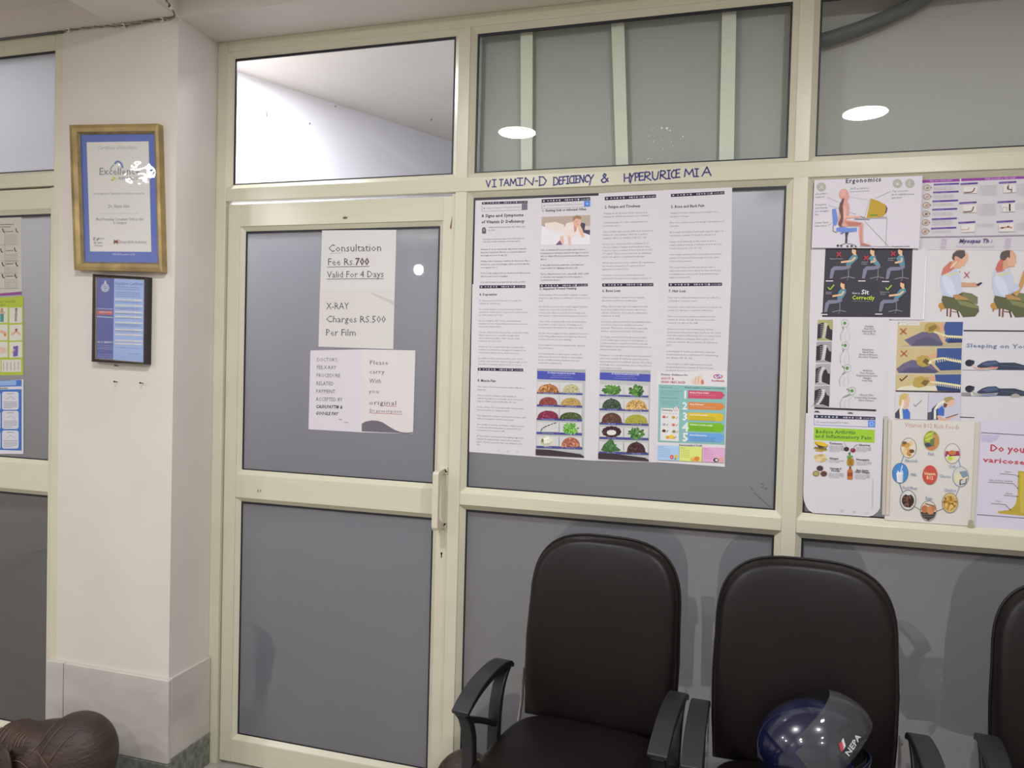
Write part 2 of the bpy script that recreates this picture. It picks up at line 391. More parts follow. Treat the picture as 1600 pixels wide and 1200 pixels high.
REFW = text_w('Unlike other vitamins, vitamin D functions like a')
class Sheet:
    """a sheet of paper on an upright plane: an Empty-free thing whose root is the paper; prints are thin layers over it.
    Drawing calls take coordinates read from a crop of the photo (origin ox, oy and scale s)."""
    def __init__(s, name, label, cat, quad, Y, crop=(0, 0, 1), paper='d0cbce', group=None, th=0.0004, parent=None, tilt=0.0):
        s.ox, s.oy, s.s = crop; s.Y = Y; s.k = 0; s.b = None; s.tilt = tilt
        b = MB(); pts = [at(x, y, Y) for x, y in quad]
        b.prism(pts, (0, th, 0), ink(paper)); s.root = b.build(name, parent)
        if parent is None: tag(s.root, label, cat, group)
        elif label: s.root['label'] = label
    def px(s, x, y): return s.ox + x/s.s, s.oy + y/s.s
    def pt(s, x, y):
        a = s.px(x, y); return at(a[0], a[1], s.Y - 0.00012 - s.k*0.00004)
    def part(s, name, label=None):
        s.flush(); s.b = MB(); s.pn = name; s.pl = label; return s
    def flush(s):
        if s.b is not None and len(s.b.bm.verts):
            o = s.b.build(s.pn, s.root)
            if s.pl: o['label'] = s.pl
        s.b = None
    def hv(s, x, y):
        """world size of one crop unit here, and the tilted world axes of the sheet"""
        a, b_ = s.pt(x, y), s.pt(x, y+10)
        u = (b_-a).length/10
        return u, Vector((math.cos(s.tilt), 0, math.sin(s.tilt))), Vector((-math.sin(s.tilt), 0, math.cos(s.tilt)))
    def Q(s, pts, c, step=True):
        if step: s.k += 1
        s.b.poly([s.pt(x, y) for x, y in pts], ink(c)); return s
    def R(s, x0, y0, x1, y1, c, step=True):
        if step: s.k += 1
        a, b_ = s.pt(x0, y0), s.pt(x1, y1); u, X, Z = s.hv(x0, y0); d = b_-a; w = d.dot(X); h = d.dot(Z)
        s.b.poly([a, a+X*w, a+X*w+Z*h, a+Z*h], ink(c)); return s
    def E(s, cx, cy, rx, ry, c, n=20, rot=0.0, step=True):
        if step: s.k += 1
        cr, sr = math.cos(rot), math.sin(rot); P = []
        for i in range(n):
            a = 2*PI*i/n; x, y = rx*math.cos(a), ry*math.sin(a)
            P.append(s.pt(cx+x*cr-y*sr, cy+x*sr+y*cr))
        s.b.poly(P, ink(c)); return s
    def ring(s, cx, cy, rx, ry, w, c, n=28): 
        s.k += 1; i = s.b.mi(ink(c))
        for k in range(n):
            a0, a1 = 2*PI*k/n, 2*PI*(k+1)/n
            s.b.poly([s.pt(cx+rx*math.cos(a0), cy+ry*math.sin(a0)), s.pt(cx+rx*math.cos(a1), cy+ry*math.sin(a1)), s.pt(cx+(rx-w)*math.cos(a1), cy+(ry-w)*math.sin(a1)), s.pt(cx+(rx-w)*math.cos(a0), cy+(ry-w)*math.sin(a0))], ink(c))
        return s
    def L(s, pts, w, c, step=True):
        if step: s.k += 1
        for (x0, y0), (x1, y1) in zip(pts, pts[1:]):
            d = math.hypot(x1-x0, y1-y0) or 1; nx, ny = -(y1-y0)/d*w/2, (x1-x0)/d*w/2
            s.b.poly([s.pt(x0+nx, y0+ny), s.pt(x1+nx, y1+ny), s.pt(x1-nx, y1-ny), s.pt(x0-nx, y0-ny)], ink(c))
        return s
    def T(s, txt, x, y, h, c='5a5860', x2=None, y2=None, bold=False, ital=0.0, align='L', track=0.0, step=True, M=None):
        """a line of lettering: baseline start (x, y), cap height h, optional baseline end (x2, y2)"""
        if step: s.k += 1
        u, X, Z = s.hv(x, y); w = text_w(txt, bold, track); sy = h*u/CAPH; sx = sy
        a = s.pt(x, y)
        if x2 is not None:
            e = s.pt(x2, y if y2 is None else y2); d = e-a; sx = d.length/w; X = d.normalized(); Z = Vector((-X.z, 0, X.x))
        if align == 'C': a = a - X*(w*sx/2)
        if align == 'R': a = a - X*(w*sx)
        i = s.b.mi(ink(c)); bm = s.b.bm; pen = 0.0
        for ch in txt:
            vs_, fs, adv = glyph(ch, bold)
            nv = [bm.verts.new(a + X*((pen+v.x+ital*v.y)*sx) + Z*(v.y*sy)) for v in vs_]
            for f in fs:
                g = bm.faces.new([nv[j] for j in f]); g.material_index = i
            pen += adv + track
        return s
    def para(s, lines, x, y, ls, ps, h, c='6a686e', dx=0.0, w=None):
        """blocks of running text; '' starts a new block. w = width in crop units of a 48-letter line"""
        for ln in lines:
            if ln == '': y += ps-ls; continue
            if w: s.T(ln, x + dx*(y), y, h, c, x2=x+dx*y+text_w(ln)*w/REFW, step=False, y2=s.lvl(x+dx*y, y, text_w(ln)*w/REFW))
            else: s.T(ln, x, y, h, c, step=False)
            y += ls
        return s
    def lvl(s, x, y, dx):
        """the crop y, dx further on, of the sheet's own level line through (x, y)"""
        a = s.pt(x, y); u, X, Z = s.hv(x, y)
        P = a + X*(dx*u) - CAM
        return s.s*(600 - F*P.dot(UP)/P.dot(FW) - s.oy)
    def blob(s, pts, c): return s.Q(pts, c)
    def pile(s, cx, base, w, h, cols, n, sz, under):
        """a heap of small grains"""
        P = [(cx-w/2, base)] + [(cx-w/2*math.cos(t*PI/10), base-h*math.sin(t*PI/10)**0.8) for t in range(1, 10)] + [(cx+w/2, base)]
        s.Q(P, under); s.k += 1
        dk = ['%02x%02x%02x' % tuple(int(int(q[i:i+2], 16)*0.62) for i in (0, 2, 4)) for q in cols[:2]]; cols = list(cols)*2 + dk
        for _ in range(n):
            x = random.uniform(-1.03, 1.03); top = max(0.06, 1-abs(x)**1.7)*h*random.uniform(0.9, 1.12); y = random.uniform(0.02, 1)*top
            s.E(cx+x*w/2*0.96, base-y*0.96, sz*random.uniform(0.8, 1.3), sz*random.uniform(0.45, 0.8), random.choice(cols), 6, random.uniform(0, PI), step=False)
            s.k += 0.02
        return s
    def leaves(s, cx, cy, r, cols, n, sz, ry=1.0):
        s.k += 1
        for _ in range(n):
            a = random.uniform(0, 2*PI); q = r*math.sqrt(random.random())
            s.E(cx+q*math.cos(a), cy+q*math.sin(a)*ry, sz*random.uniform(0.7, 1.3), sz*random.uniform(0.4, 0.7), random.choice(cols), 7, a+random.uniform(-.8, .8), step=False); s.k += 0.02
        return s
    def statusbar(s, q, c='2c2a3c'):
        """the dark bar of a phone screen print with its row of small pale signs and the clock"""
        s.part('status_bar'); s.Q(q, c); (x0, y0), (x1, y1), (x2, y2), (x3, y3) = q
        w = x1-x0; hh = (y3-y0); f = lambda t, v: (x0+w*t, y0+(y1-y0)*t+hh*v)
        s.k += 1
        for t, kw in ((0.045, .5), (0.13, .3), (0.19, .3), (0.245, .5), (0.31, .3), (0.37, .5), (0.49, .35), (0.53, .5), (0.58, .3), (0.63, .4)):
            a = f(t-0.014, .5-kw*.5); b_ = f(t+0.014, .5+kw*.5)
            s.Q([(a[0], a[1]), (b_[0], a[1]), (b_[0], b_[1]), (a[0], b_[1])], 'b9b6c4', step=False)
        a = f(0.67, .78); s.T('75%', a[0], a[1], abs(hh)*0.5, 'b9b6c4', step=False); a = f(0.76, .5); s.E(a[0], a[1], w*.014, abs(hh)*.3, 'd8d6e0', 10, step=False)
        a = f(0.80, .80); e = f(0.98, .80); s.T('11:09 AM', a[0], a[1], abs(hh)*0.52, 'c2c0cc', x2=e[0], y2=e[1], step=False)
        return s

# ---------------------------------------------------------------- the vitamin D sheets
INKD = '403e47'; INKL = '6a6771'
PY = GY - 0.0006
GRPD = 'printed sheets about vitamin D'
def dsheet(label, quad, order, crop): 
    return Sheet('printed_sheet', label, 'paper sheet', quad, PY-order*0.0008, crop, 'd0cbd0', GRPD)
c4 = (740, 290, 7.5)
S = dsheet('white sheet headed 8 Signs and Symptoms of Vitamin D Deficiency', [(741, 311.5), (838, 307), (833.5, 450), (738, 450)], 0, c4)
S.statusbar([(98, 195), (632, 177), (632, 208), (98, 222)])
S.part('search_bar').L([(98, 228), (98, 303), (565, 284), (565, 213)], 4, '8a8796').Q([(565, 213), (631, 210), (631, 284), (565, 288)], '6d6a7c').E(125, 266, 9, 9, '8a8796').T('8 Signs and Symptoms of Vitamin D Deficiency', 150, 272, 16, '8a8796', 548, 255)
S.part('heading').T('8 Signs and Symptoms', 94, 372, 34, INKD, 586, 359, bold=True).T('of Vitamin D Deficiency', 92, 443, 34, INKD, 594, 432, bold=True)
S.part('portrait_picture').E(122, 525, 24, 38, '4a4854').E(122, 520, 11, 20, '8f8b94').E(122, 550, 26, 14, '5a5864')
S.part('body_text').T('Written by Franziska Spritzler, RD, CDE on July', 172, 497, 15, INKL, 600, 487).T('23, 2018', 170, 530, 15, INKL, 248, 527)
S.part('body_text').T('If you buy something through a link on this page, we', 108, 636, 14, INKL, 592, 624).T('may earn a small commission. How this works.', 108, 664, 14, INKL, 548, 658)
S.part('body_text').para(['Vitamin D is an extremely important vitamin', 'that has powerful effects on several systems', 'throughout your body (1).', '', 'Unlike other vitamins, vitamin D functions like a', 'hormone, and every single cell in your body has', 'a receptor for it.', '', 'Your body makes it from cholesterol when your', 'skin is exposed to sunlight.', '', 'It is also found in certain foods such as fatty'], 80, 756, 36, 68, 18, INKL, w=580)
S.flush()
S = dsheet('white sheet with photo of a woman in bed, headed Getting Sick or Infected Often', [(836.5, 307), (936.5, 302), (930.5, 450), (832.5, 450)], 1, c4)
S.statusbar([(798, 160), (1367, 135), (1367, 174), (798, 202)])
S.part('search_bar').L([(800, 205), (800, 270), (1295, 250), (1295, 188)], 4, '8a8796').Q([(1295, 180), (1367, 177), (1367, 246), (1295, 250)], '5b84cf').E(830, 238, 9, 9, '8a8796').T('8 Signs and Symptoms of Vitamin D Deficiency', 855, 238, 16, '8a8796', 1280, 222).E(1332, 212, 14, 12, '8fb0e6')
S.part('heading').T('1. Getting Sick or Infected Often', 800, 307, 26, INKD, 1322, 287, bold=True)
S.part('picture').Q([(792, 365), (1367, 343), (1362, 690), (788, 697)], 'cdbfb8').Q([(800, 370), (1367, 345), (1365, 470), (798, 490)], 'b3a196').Q([(795, 470), (1000, 540), (1365, 560), (1362, 690), (788, 697)], 'ded9de')
S.Q([(835, 440), (960, 425), (1060, 460), (1060, 540), (900, 535), (840, 490)], 'ddd3cb').Q([(1250, 430), (1310, 445), (1300, 520), (1365, 520), (1362, 578), (1260, 540)], '4c4254')
S.Q([(1050, 520), (1090, 440), (1180, 420), (1260, 480), (1270, 570), (1160, 600), (1060, 600)], 'e2d3cc').Q([(1170, 440), (1215, 460), (1205, 530), (1180, 550)], 'c78f7e').E(1213, 425, 48, 62, 'd9ac98').Q([(1165, 420), (1165, 370), (1215, 345), (1262, 365), (1255, 395), (1200, 385)], '9b7a5c')
S.Q([(1235, 460), (1270, 500), (1305, 600), (1270, 612), (1230, 520)], 'dcb3a2').Q([(1010, 600), (1050, 585), (1060, 680), (1020, 690)], 'd9b2a4').Q([(960, 695), (1010, 640), (1040, 693)], '7a5a80').Q([(1100, 580), (1140, 600), (1140, 690), (1110, 690)], 'dbb9aa').L([(1195, 425), (1210, 425)], 5, '8a5f50').L([(1205, 455), (1225, 452)], 5, 'b3695f')
S.part('body_text').para(["One of vitamin D's most important roles is", "keeping your immune system strong so you're", 'able to fight off viruses and bacteria that cause', 'illness.', '', 'It directly interacts with the cells that are', 'responsible for fighting infection (2).', '', 'If you often become sick, especially with colds', 'or the flu, low vitamin D levels may be a', 'contributing factor.'], 782, 764, 36, 68, 18, INKL, w=590); S.flush()
c5 = (930, 290, 7.27)
S = dsheet('white sheet headed 2. Fatigue and Tiredness, above the Bone Loss sheet', [(935.5, 302), (1037.5, 297), (1033.5, 447), (929, 447)], 2, c5)
S.statusbar([(108, 127), (690, 100), (690, 138), (108, 168)])
S.part('heading').T('2. Fatigue and Tiredness', 108, 258, 30, INKD, 512, 244, bold=True)
S.part('body_text').para(['Feeling tired can have many causes, and', 'vitamin D deficiency may be one of them.', '', "Unfortunately, it's often overlooked as a", 'potential cause.', '', 'Case studies have shown that very low blood', 'levels can cause fatigue that has a severe', 'negative effect on quality of life (11, 12).', '', 'In one case, a woman who complained of', 'chronic daytime fatigue and headaches was', 'found to have a vitamin D blood level of only', '5.9 ng/ml. This is extremely low, as anything', 'under 20 ng/ml is considered deficient.', '', 'When the woman took a vitamin D supplement,', 'her level increased to 39 ng/ml and her', 'symptoms resolved (11).', '', "However, even blood levels that aren't", 'extremely low may have a negative impact on', 'your energy levels.'], 104, 326, 36.5, 67, 17, INKL, w=600, dx=-0.028); S.flush()
S = dsheet('white sheet headed 3. Bone and Back Pain, above the Hair Loss sheet', [(1036.5, 297), (1144, 292.5), (1142.5, 447), (1033, 447)], 3, c5)
S.statusbar([(860, 95), (1468, 62), (1468, 98), (860, 130)])
S.part('heading').T('3. Bone and Back Pain', 860, 256, 30, INKD, 1242, 240, bold=True)
S.part('body_text').para(['Vitamin D helps maintain bone health in a', 'number of ways.', '', "For one, it improves your body's absorption of", 'calcium.', '', 'Bone pain and lower back pain may be signs of', 'inadequate vitamin D levels in the blood.', '', 'Large observational studies have found a', 'relationship between a deficiency and chronic', 'lower back pain (15, 16, 17).', '', 'One study examined the association between', 'vitamin D levels and back pain in more than', '9,000 older women.', '', 'The researchers found that those with a', 'deficiency were more likely to have back pain,', 'including severe back pain that limited their', 'daily activities (17).'], 858, 322, 38, 70, 17, INKL, w=625, dx=-0.02); S.flush()
c6 = (735, 440, 7.62)
S = dsheet('white sheet headed 4. Depression, above the Muscle Pain sheet', [(738, 444), (833, 441), (828.5, 585), (735.5, 583)], 4, c6)
S.statusbar([(108, 45), (655, 42), (655, 76), (108, 82)])
S.part('heading').T('4. Depression', 108, 168, 28, INKD, 318, 164, bold=True)
S.part('body_text').para(['A depressed mood may also be a sign of', 'vitamin D deficiency.', '', 'In review studies, researchers have linked', 'vitamin D deficiency to depression, particularly', 'in older adults (19, 20).', '', 'In one analysis, 65% of the observational', 'studies found a relationship between low blood', 'levels and depression.', '', 'On the other hand, most of the controlled trials,', 'which carry more scientific weight than', "observational studies, didn't show a link", 'between the two (19).', '', 'However, the researchers who analyzed the', 'studies noted that the dosages of vitamin D in', 'controlled studies were often very low.', '', 'In addition, they observed that some of the', 'studies may not have lasted long enough to see', 'the effect of taking supplements on mood.'], 108, 234, 35, 67, 17, INKL, w=590, dx=-0.016); S.flush()
S = dsheet('white sheet headed 5. Impaired Wound Healing, above the first chart of plant foods', [(831.8, 438.5), (930, 439), (927, 588), (827.8, 586)], 5, c6)
S.statusbar([(825, 32), (1397, 24), (1397, 56), (825, 68)])
S.part('heading').T('5. Impaired Wound Healing', 825, 100, 27, INKD, 1262, 92, bold=True)
S.part('body_text').para(['Slow healing of wounds after surgery or injury', 'may be a sign that your vitamin D levels are too', 'low.', '', 'Results from a test-tube study suggest that the', 'vitamin increases the production of', 'compounds that are crucial for forming new', 'skin as part of the wound-healing process (21).', '', 'One study on people who had dental surgery', 'found that certain aspects of healing were', 'compromised by vitamin D deficiency (22).', '', "It's also been suggested that vitamin D's role in", 'controlling inflammation and fighting infection', 'is important for proper healing.', '', 'One analysis looked at patients with diabetic', 'foot infections.', '', 'It found that those with severe vitamin D', 'deficiency were more likely to have higher', 'levels of inflammatory markers that can', 'jeopardize healing (23).'], 820, 166, 36, 68, 17, INKL, w=600, dx=-0.014); S.flush()
c7 = (930, 440, 7.27)
S = dsheet('white sheet headed 6. Bone Loss, above the chart with green leaves and prunes', [(929.5, 438.5), (1035, 438.5), (1028, 590), (925.5, 588)], 6, c7)
S.statusbar([(80, 22), (660, 16), (660, 52), (80, 57)])
S.part('heading').T('6. Bone Loss', 80, 118, 28, INKD, 286, 116, bold=True)
S.part('body_text').para(['Vitamin D plays a crucial role in calcium', 'absorption and bone metabolism.', '', 'Many older people who are diagnosed with', 'bone loss believe they need to take more', 'calcium. However, they may be deficient in', 'vitamin D as well.', '', 'Low bone mineral density is an indication that', 'your bones have lost calcium and other', 'minerals. This places older adults, especially', 'women, at an increased risk of fractures.', '', 'In a large observational study in more than', '1,100 middle-aged women in menopause or', 'postmenopause, researchers found a strong', 'link between low vitamin D levels and low bone', 'mineral density (25).', '', 'However, a controlled study found that women', 'who were vitamin D deficient experienced no', 'improvement in bone mineral density when they', 'took high-dose supplements, even if their blood', 'levels improved (26).'], 82, 188, 35.6, 66, 17, INKL, w=585, dx=-0.035); S.flush()
S = dsheet('white sheet headed 7. Hair Loss, above the gout sheet', [(1033.5, 438.5), (1142.5, 438.5), (1136, 592), (1027.5, 590)], 7, c7)
S.statusbar([(833, 18), (1440, 12), (1440, 48), (833, 55)])
S.part('heading').T('7. Hair Loss', 833, 120, 28, INKD, 1030, 120, bold=True)
S.part('body_text').para(['Hair loss is often attributed to stress, which is', 'certainly a common cause.', '', 'However, when hair loss is severe, it may be the', 'result of a disease or nutrient deficiency.', '', 'Hair loss in women has been linked to low', 'vitamin D levels, though there is very little', 'research on this so far (28).', '', 'Alopecia areata is an autoimmune disease', 'characterized by severe hair loss from the head', "and other parts of the body. It's associated with", 'rickets, which is a disease that causes soft', 'bones in children due to vitamin D deficiency', '(29).', '', 'Low vitamin D levels are linked to alopecia', 'areata and may be a risk factor for developing', 'the disease (30, 31, 32).', '', 'One study in people with alopecia areata', 'showed that lower vitamin D blood levels', 'tended to be associated with a more severe'], 832, 190, 36.5, 70, 17, INKL, w=615, dx=-0.03); S.flush()
c8 = (735, 570, 8)
S = dsheet('white sheet headed 8. Muscle Pain, below the Depression sheet', [(735.5, 573.5), (828.5, 574.5), (827, 713), (733, 706)], 8, c8)
S.statusbar([(92, 36), (660, 48), (660, 84), (92, 72)]); S.b and S.L([(92, 72), (92, 125)], 4, '8a8796')
S.part('heading').T('8. Muscle Pain', 90, 210, 30, INKD, 318, 216, bold=True)
S.part('body_text').para(['The causes of muscle pain are often difficult to', 'pinpoint.', '', 'There is some evidence that vitamin D', 'deficiency may be a potential cause of muscle', 'pain in children and adults (35, 36, 37).', '', 'In one study, 71% of people with chronic pain', 'were found to be deficient (37).', '', 'The vitamin D receptor is present in nerve cells', 'called nociceptors, which sense pain.', '', 'One study in rats showed that a deficiency led', 'to pain and sensitivity due to stimulation of', 'nociceptors in muscles (38).', '', 'A few studies have found that taking high-dose', 'vitamin D supplements may reduce various', 'types of pain in people who are deficient (39,', '40).'], 90, 280, 36.5, 72, 18, INKL, w=610, dx=-0.012)
S.part('screen_buttons'); S.part('screen_buttons').ring(355, 1078, 16, 14, 3, '9a97a0'); S.part('screen_buttons').ring(470, 1085, 14, 12, 3, '9a97a0'); S.part('screen_buttons').L([(120, 1060), (125, 1072)], 3, '9a97a0'); S.part('screen_buttons').L([(575, 1080), (600, 1082)], 3, '9a97a0'); S.part('screen_buttons').L([(575, 1092), (600, 1094)], 3, '9a97a0'); S.flush()

# two charts of calcium rich plant foods and the gout sheet
c9 = (830, 570, 5.161)
GREENS = ['3f6a34', '57803d', '2f5230', '6d9848']; 
def chart(label, quad, order, fr, hdr, rows, cells, note=None):
    S = Sheet('food_chart', label, 'poster', quad, PY-order*0.0008, c9, 'd0cbd0', 'calcium food charts')
    (x0, y0), (x1, y1), (x2, y2), (x3, y3) = fr
    S.part('picture_background').Q(fr, 'b5b6b6').Q([(x0, y0), (x1, y1), (x1, y1+24), (x0, y0+14)], 'a3a6a6')
    S.part('heading').Q(hdr, '4c52a8'); hx = (hdr[0][0]+hdr[1][0])/2; hy = (hdr[0][1]+hdr[3][1])/2
    S.T('20 Calcium rich plant foods in India', hx-110, hy-14, 11, 'd6d6e6', hx+112, hy-6, bold=True).T('Calcium content per 100 g of foods', hx-75, hy+5, 8, 'a9abd0', hx+75, hy+8).T('Recommended daily intake 1000 mg', hx-85, hy+22, 8, 'a9abd0', hx+90, hy+25)
    for k, (ly, lx0, lx1) in enumerate(rows):
        S.part('caption_bar').Q([(lx0, ly), (lx1, ly+12), (lx1, ly+26), (lx0, ly+14)], '474a90')
        a, c_ = cells[k][0][0], cells[k][1][0]; m = (lx0+lx1)/2
        S.T(a, (lx0+m)/2, ly+13, 8, 'c6c8de', align='C').T(c_, (lx1+m)/2, ly+19, 8, 'c6c8de', align='C')
        S.part('picture_cell').Q([(lx0+4, ly-82), (m-3, ly-76), (m-3, ly+1), (lx0+4, ly-2)], 'c9c7c8').Q([(m+2, ly-76), (lx1-2, ly-70), (lx1-2, ly+6), (m+2, ly+3)], 'c9c7c8')
        for q, (nm, fn) in enumerate(cells[k]):
            S.part('food_picture'); fn(S, (lx0+m)/2 if q == 0 else (m+lx1)/2, ly+(2 if q == 0 else 8))
    S.part('picture_foot'); by = rows[-1][0]
    S.Q([(x3, y3-48), (x3+120, y3-42), (x2-30, y2-28), (x2, y2-10), (x2, y2), (x3, y3)], '40363a'); S.flush(); return S
def P_(w, h, cols, n, sz, under): return lambda S, x, y: S.pile(x, y, w, h, cols, n, sz, under)
def Lf(r, cols, n, sz, ry=0.8, dy=-36): return lambda S, x, y: S.leaves(x, y+dy, r, cols, n, sz, ry)
def fish(S, x, y):
    S.k += 1
    for t in range(26):
        u = t/25; S.E(x-20-34*math.cos(u*1.9)+70*u*u, y-12-62*u, 9, 4.5, random.choice(['4a5a44', '6d7d5e', 'b9bfb2', '3a463a']), 7, -1.2+u*1.0, step=False); S.k += .05
def tofu(S, x, y):
    S.E(x-12, y-42, 54, 44, 'cfd0c2'); S.E(x-12, y-40, 46, 36, 'b2b59c')
    for q in ((-22, -58), (0, -66), (8, -40), (-18, -34), (20, -52)):
        S.Q([(x+q[0]-15, y+q[1]-9), (x+q[0]+9, y+q[1]-14), (x+q[0]+18, y+q[1]+8), (x+q[0]-8, y+q[1]+14)], random.choice(['e2e0cf', 'd8d5c0', 'ebe9dc']))
    S.E(x-42, y-46, 9, 14, '6f6f4a')
def prunes(S, x, y):
    S.k += 1
    for t in range(12):
        a = t*PI/6; S.E(x+58*math.cos(a), y-44+30*math.sin(a), 22, 17, random.choice(['4a2f33', '5a3a3d', '3b262b']), 10, step=False); S.k += .05
    S.E(x, y-36, 38, 20, 'd8d4ce')
def bigleaf(S, x, y): 
    S.Q([(x-85, y-12), (x-60, y-60), (x-10, y-104), (x+15, y-92), (x+30, y-50), (x+78, y-14), (x+60, y-4), (x-50, y-2)], '45693f').leaves(x-10, y-38, 48, ['4f7a47', '3a5c38', '5d8a50'], 30, 13, 0.8)
chart('calcium food chart with almonds at the top and a bowl of white cubes', [(828.5, 574.5), (926.5, 576), (923.5, 719.5), (827, 713)], 9,
      [(48, 30), (438, 38), (425, 748), (36, 728)], [(48, 48), (437, 64), (437, 130), (48, 115)], [(218, 46, 414), (320, 45, 412), (430, 44, 410), (542, 42, 410), (655, 40, 412)],
      [[('Almonds: 264 mg', P_(165, 64, ['c58a57', 'b3743f', 'd39c6c', '8f5a35'], 70, 12, 'a86c40')), ('Sesame: 975 mg', P_(140, 70, ['c9c39a', 'b5b084', 'd6d1ae'], 130, 4.5, 'b8b389'))],
       [('Amaranth: 159 mg', P_(150, 62, ['8f4a44', 'a4615a', '77383a'], 140, 4, '8a4743')), ('Fenugreek: 176 mg', P_(165, 62, ['c0a15e', 'd0b474', '9d8046'], 130, 5, 'b4955a'))],
       [('Kidney beans: 143 mg', P_(170, 62, ['8c3550', '7a2b45', 'a04a62'], 110, 7, '7d2d44')), ('Green gram: 132 mg', P_(180, 56, ['4f5f3b', '3a4a2c', '667a4c'], 120, 6, '46542f'))],
       [('Anchovies: 232 mg', fish), ('Lettuce: 36 mg', Lf(58, ['6fae45', '5a9a3a', '87c35c', '47812f'], 90, 13, 0.72))],
       [('Tofu: 350 mg', tofu), ('Peanuts: 92 mg', P_(150, 78, ['b4745a', 'c88f74', '94523f', 'd9a992'], 130, 7, 'a2614b'))]])
chart('calcium food chart with green leaves at the top and a ring of prunes', [(925.5, 576), (1027.5, 578), (1026, 722.5), (922.8, 719.5)], 10,
      [(554, 38), (964, 44), (948, 778), (540, 758)], [(554, 60), (963, 76), (960, 138), (552, 120)], [(238, 550, 946), (352, 550, 946), (466, 550, 946), (582, 548, 946), (700, 546, 946)],
      [[('Curry leaves: 830 mg', Lf(62, GREENS, 60, 20, 0.55)), ('Drumstick: 440 mg', Lf(54, GREENS, 70, 15, 0.75))],
       [('Moong: 124 mg', P_(155, 80, ['46584a', '33443a', '5d6f5a'], 140, 7, '3d4d40')), ('Soybeans: 277 mg', P_(170, 80, ['d6b070', 'c2975a', 'e3c48a'], 130, 7, 'c29b5c'))],
       [('Ragi: 344 mg', P_(165, 82, ['6b4a3c', '553a30', '80604e'], 150, 6, '5d4035')), ('Mustard: 490 mg', P_(185, 74, ['a8a344', 'bdb85a', '918d36'], 150, 4, 'a5a043'))],
       [('Prunes: 43 mg', prunes), ('Colocasia: 227 mg', Lf(56, ['4c7a3a', '39602f', '6b9550'], 50, 17, 0.65))],
       [('Spinach: 99 mg', bigleaf), ('Cloves: 632 mg', P_(150, 84, ['4a2e2e', '5f4040', '382224'], 150, 8, '4a3030'))]])
S = Sheet('health_poster', 'coloured sheet headed Dietary Guidance for Gout and High Uric Acid with five numbered arrows', 'poster', [(1027, 581), (1110, 579), (1134.5, 579.5), (1136.5, 584.5), (1132.5, 729.5), (1026, 722)], PY-11*0.0008, c9, 'd6d2d4')
S.part('heading').T('Dietary Guidance for', 1046, 84, 14, '4a4a4e', 1262, 90, bold=True).T('GOUT &', 1046, 118, 18, 'a94a58', 1150, 121, bold=True).T('HIGH URIC ACID', 1046, 146, 18, 'a94a58', 1246, 152, bold=True)
S.part('hands_picture').Q([(1285, 130), (1330, 95), (1370, 72), (1392, 110), (1398, 160), (1300, 158)], 'dcc3b4').L([(1320, 155), (1330, 100)], 4, 'b98e7c').L([(1345, 158), (1352, 90)], 4, 'b98e7c').E(1380, 140, 12, 20, 'c97f6a')
S.part('emblem').ring(1506, 94, 38, 18, 7, 'b0405a').E(1508, 92, 16, 15, '8f6fae').L([(1490, 110), (1530, 78)], 6, 'd9d4d6').T('GoutHealth', 1450, 134, 15, 'b0405a', 1558, 138, bold=True)
S.part('picture_background').Q([(1028, 158), (1574, 178), (1560, 645), (1020, 622)], '86b4b1')
S.part('intro_text'); S.k += 1
for k, t in enumerate(('What is uric acid?', '', 'Uric acid is a waste product formed', 'when purines are broken down', 'in the body and passed out', '', 'What happens if it is high?', '', 'Crystals can form in the joints', 'causing swelling, redness and', 'sudden pain called gout')):
    if t: S.T(t, 1042, 184+k*14, 8, '42666a', bold=(k in (0, 6)), step=False)
S.T('Dietary Guidance to Prevent Gout Attacks', 1238, 188, 11, '3f5a60', 1560, 197, bold=True)
for k, (y0, y1, c, ttl, tip) in enumerate(((206, 276, 'c4506c', 'Reduce Purine Intake', 1), (300, 364, 'd08348', 'Keep Hydrated', 1), (384, 452, 'd2b832', 'Limit alcohol intake', 0), (464, 540, '78b428', 'Maintain a healthy weight', 0), (548, 622, '6aa0d8', 'Eat a balanced diet', 0))):
    S.part('numbered_arrow')
    if tip: S.Q([(1266, y0), (1538, y0+10), (1562, (y0+y1)/2+6), (1534, y1+2), (1264, y1-6)], c)
    else: S.Q([(1264, y0), (1530, y0+8), (1550, y0+22), (1552, (y0+y1)/2+8), (1546, y1-6), (1526, y1+4), (1262, y1-6)], c)
    S.T(str(k+1), 1218, y1-6, y1-y0-8, 'dedfe2', bold=True)
    S.T(ttl, 1280, y0+22, 11, 'e8e4e2', bold=True); S.k += 1
    for j in range(3 if k > 1 else 1): S.T('Choose foods with care and eat in moderation', 1280, y0+38+j*12, 7, '5f5a50' if k > 1 else 'd8b8b8', step=False)
S.part('summary_box').Q([(1046, 348), (1194, 352), (1190, 618), (1040, 610)], 'd8d6d6').E(1167, 354, 20, 20, 'd8d6d6').ring(1167, 354, 20, 20, 3, 'b05a5a').T('!', 1163, 364, 18, 'a04a4a', bold=True).T('Summary', 1052, 370, 15, '3c4a50', 1142, 374, bold=True).T('Follow these simple tips daily', 1052, 392, 7, '77797c')
for (x, y, c, c2) in ((1070, 420, 'c77f7f', '9a4a4a'), (1146, 424, 'd3a44a', 'b07f30'), (1070, 480, 'b9bccb', '7f86a4'), (1146, 484, 'd88a80', 'b34f4f'), (1070, 532, '6a4640', '3f2a28'), (1150, 538, '7a9a4a', 'c2563c')):
    S.E(x, y, 15, 12, c, 12).E(x+3, y+2, 7, 6, c2, 8).L([(x+20, y+4), (x+25, y+9), (x+34, y-6)], 3, '4a4a52')
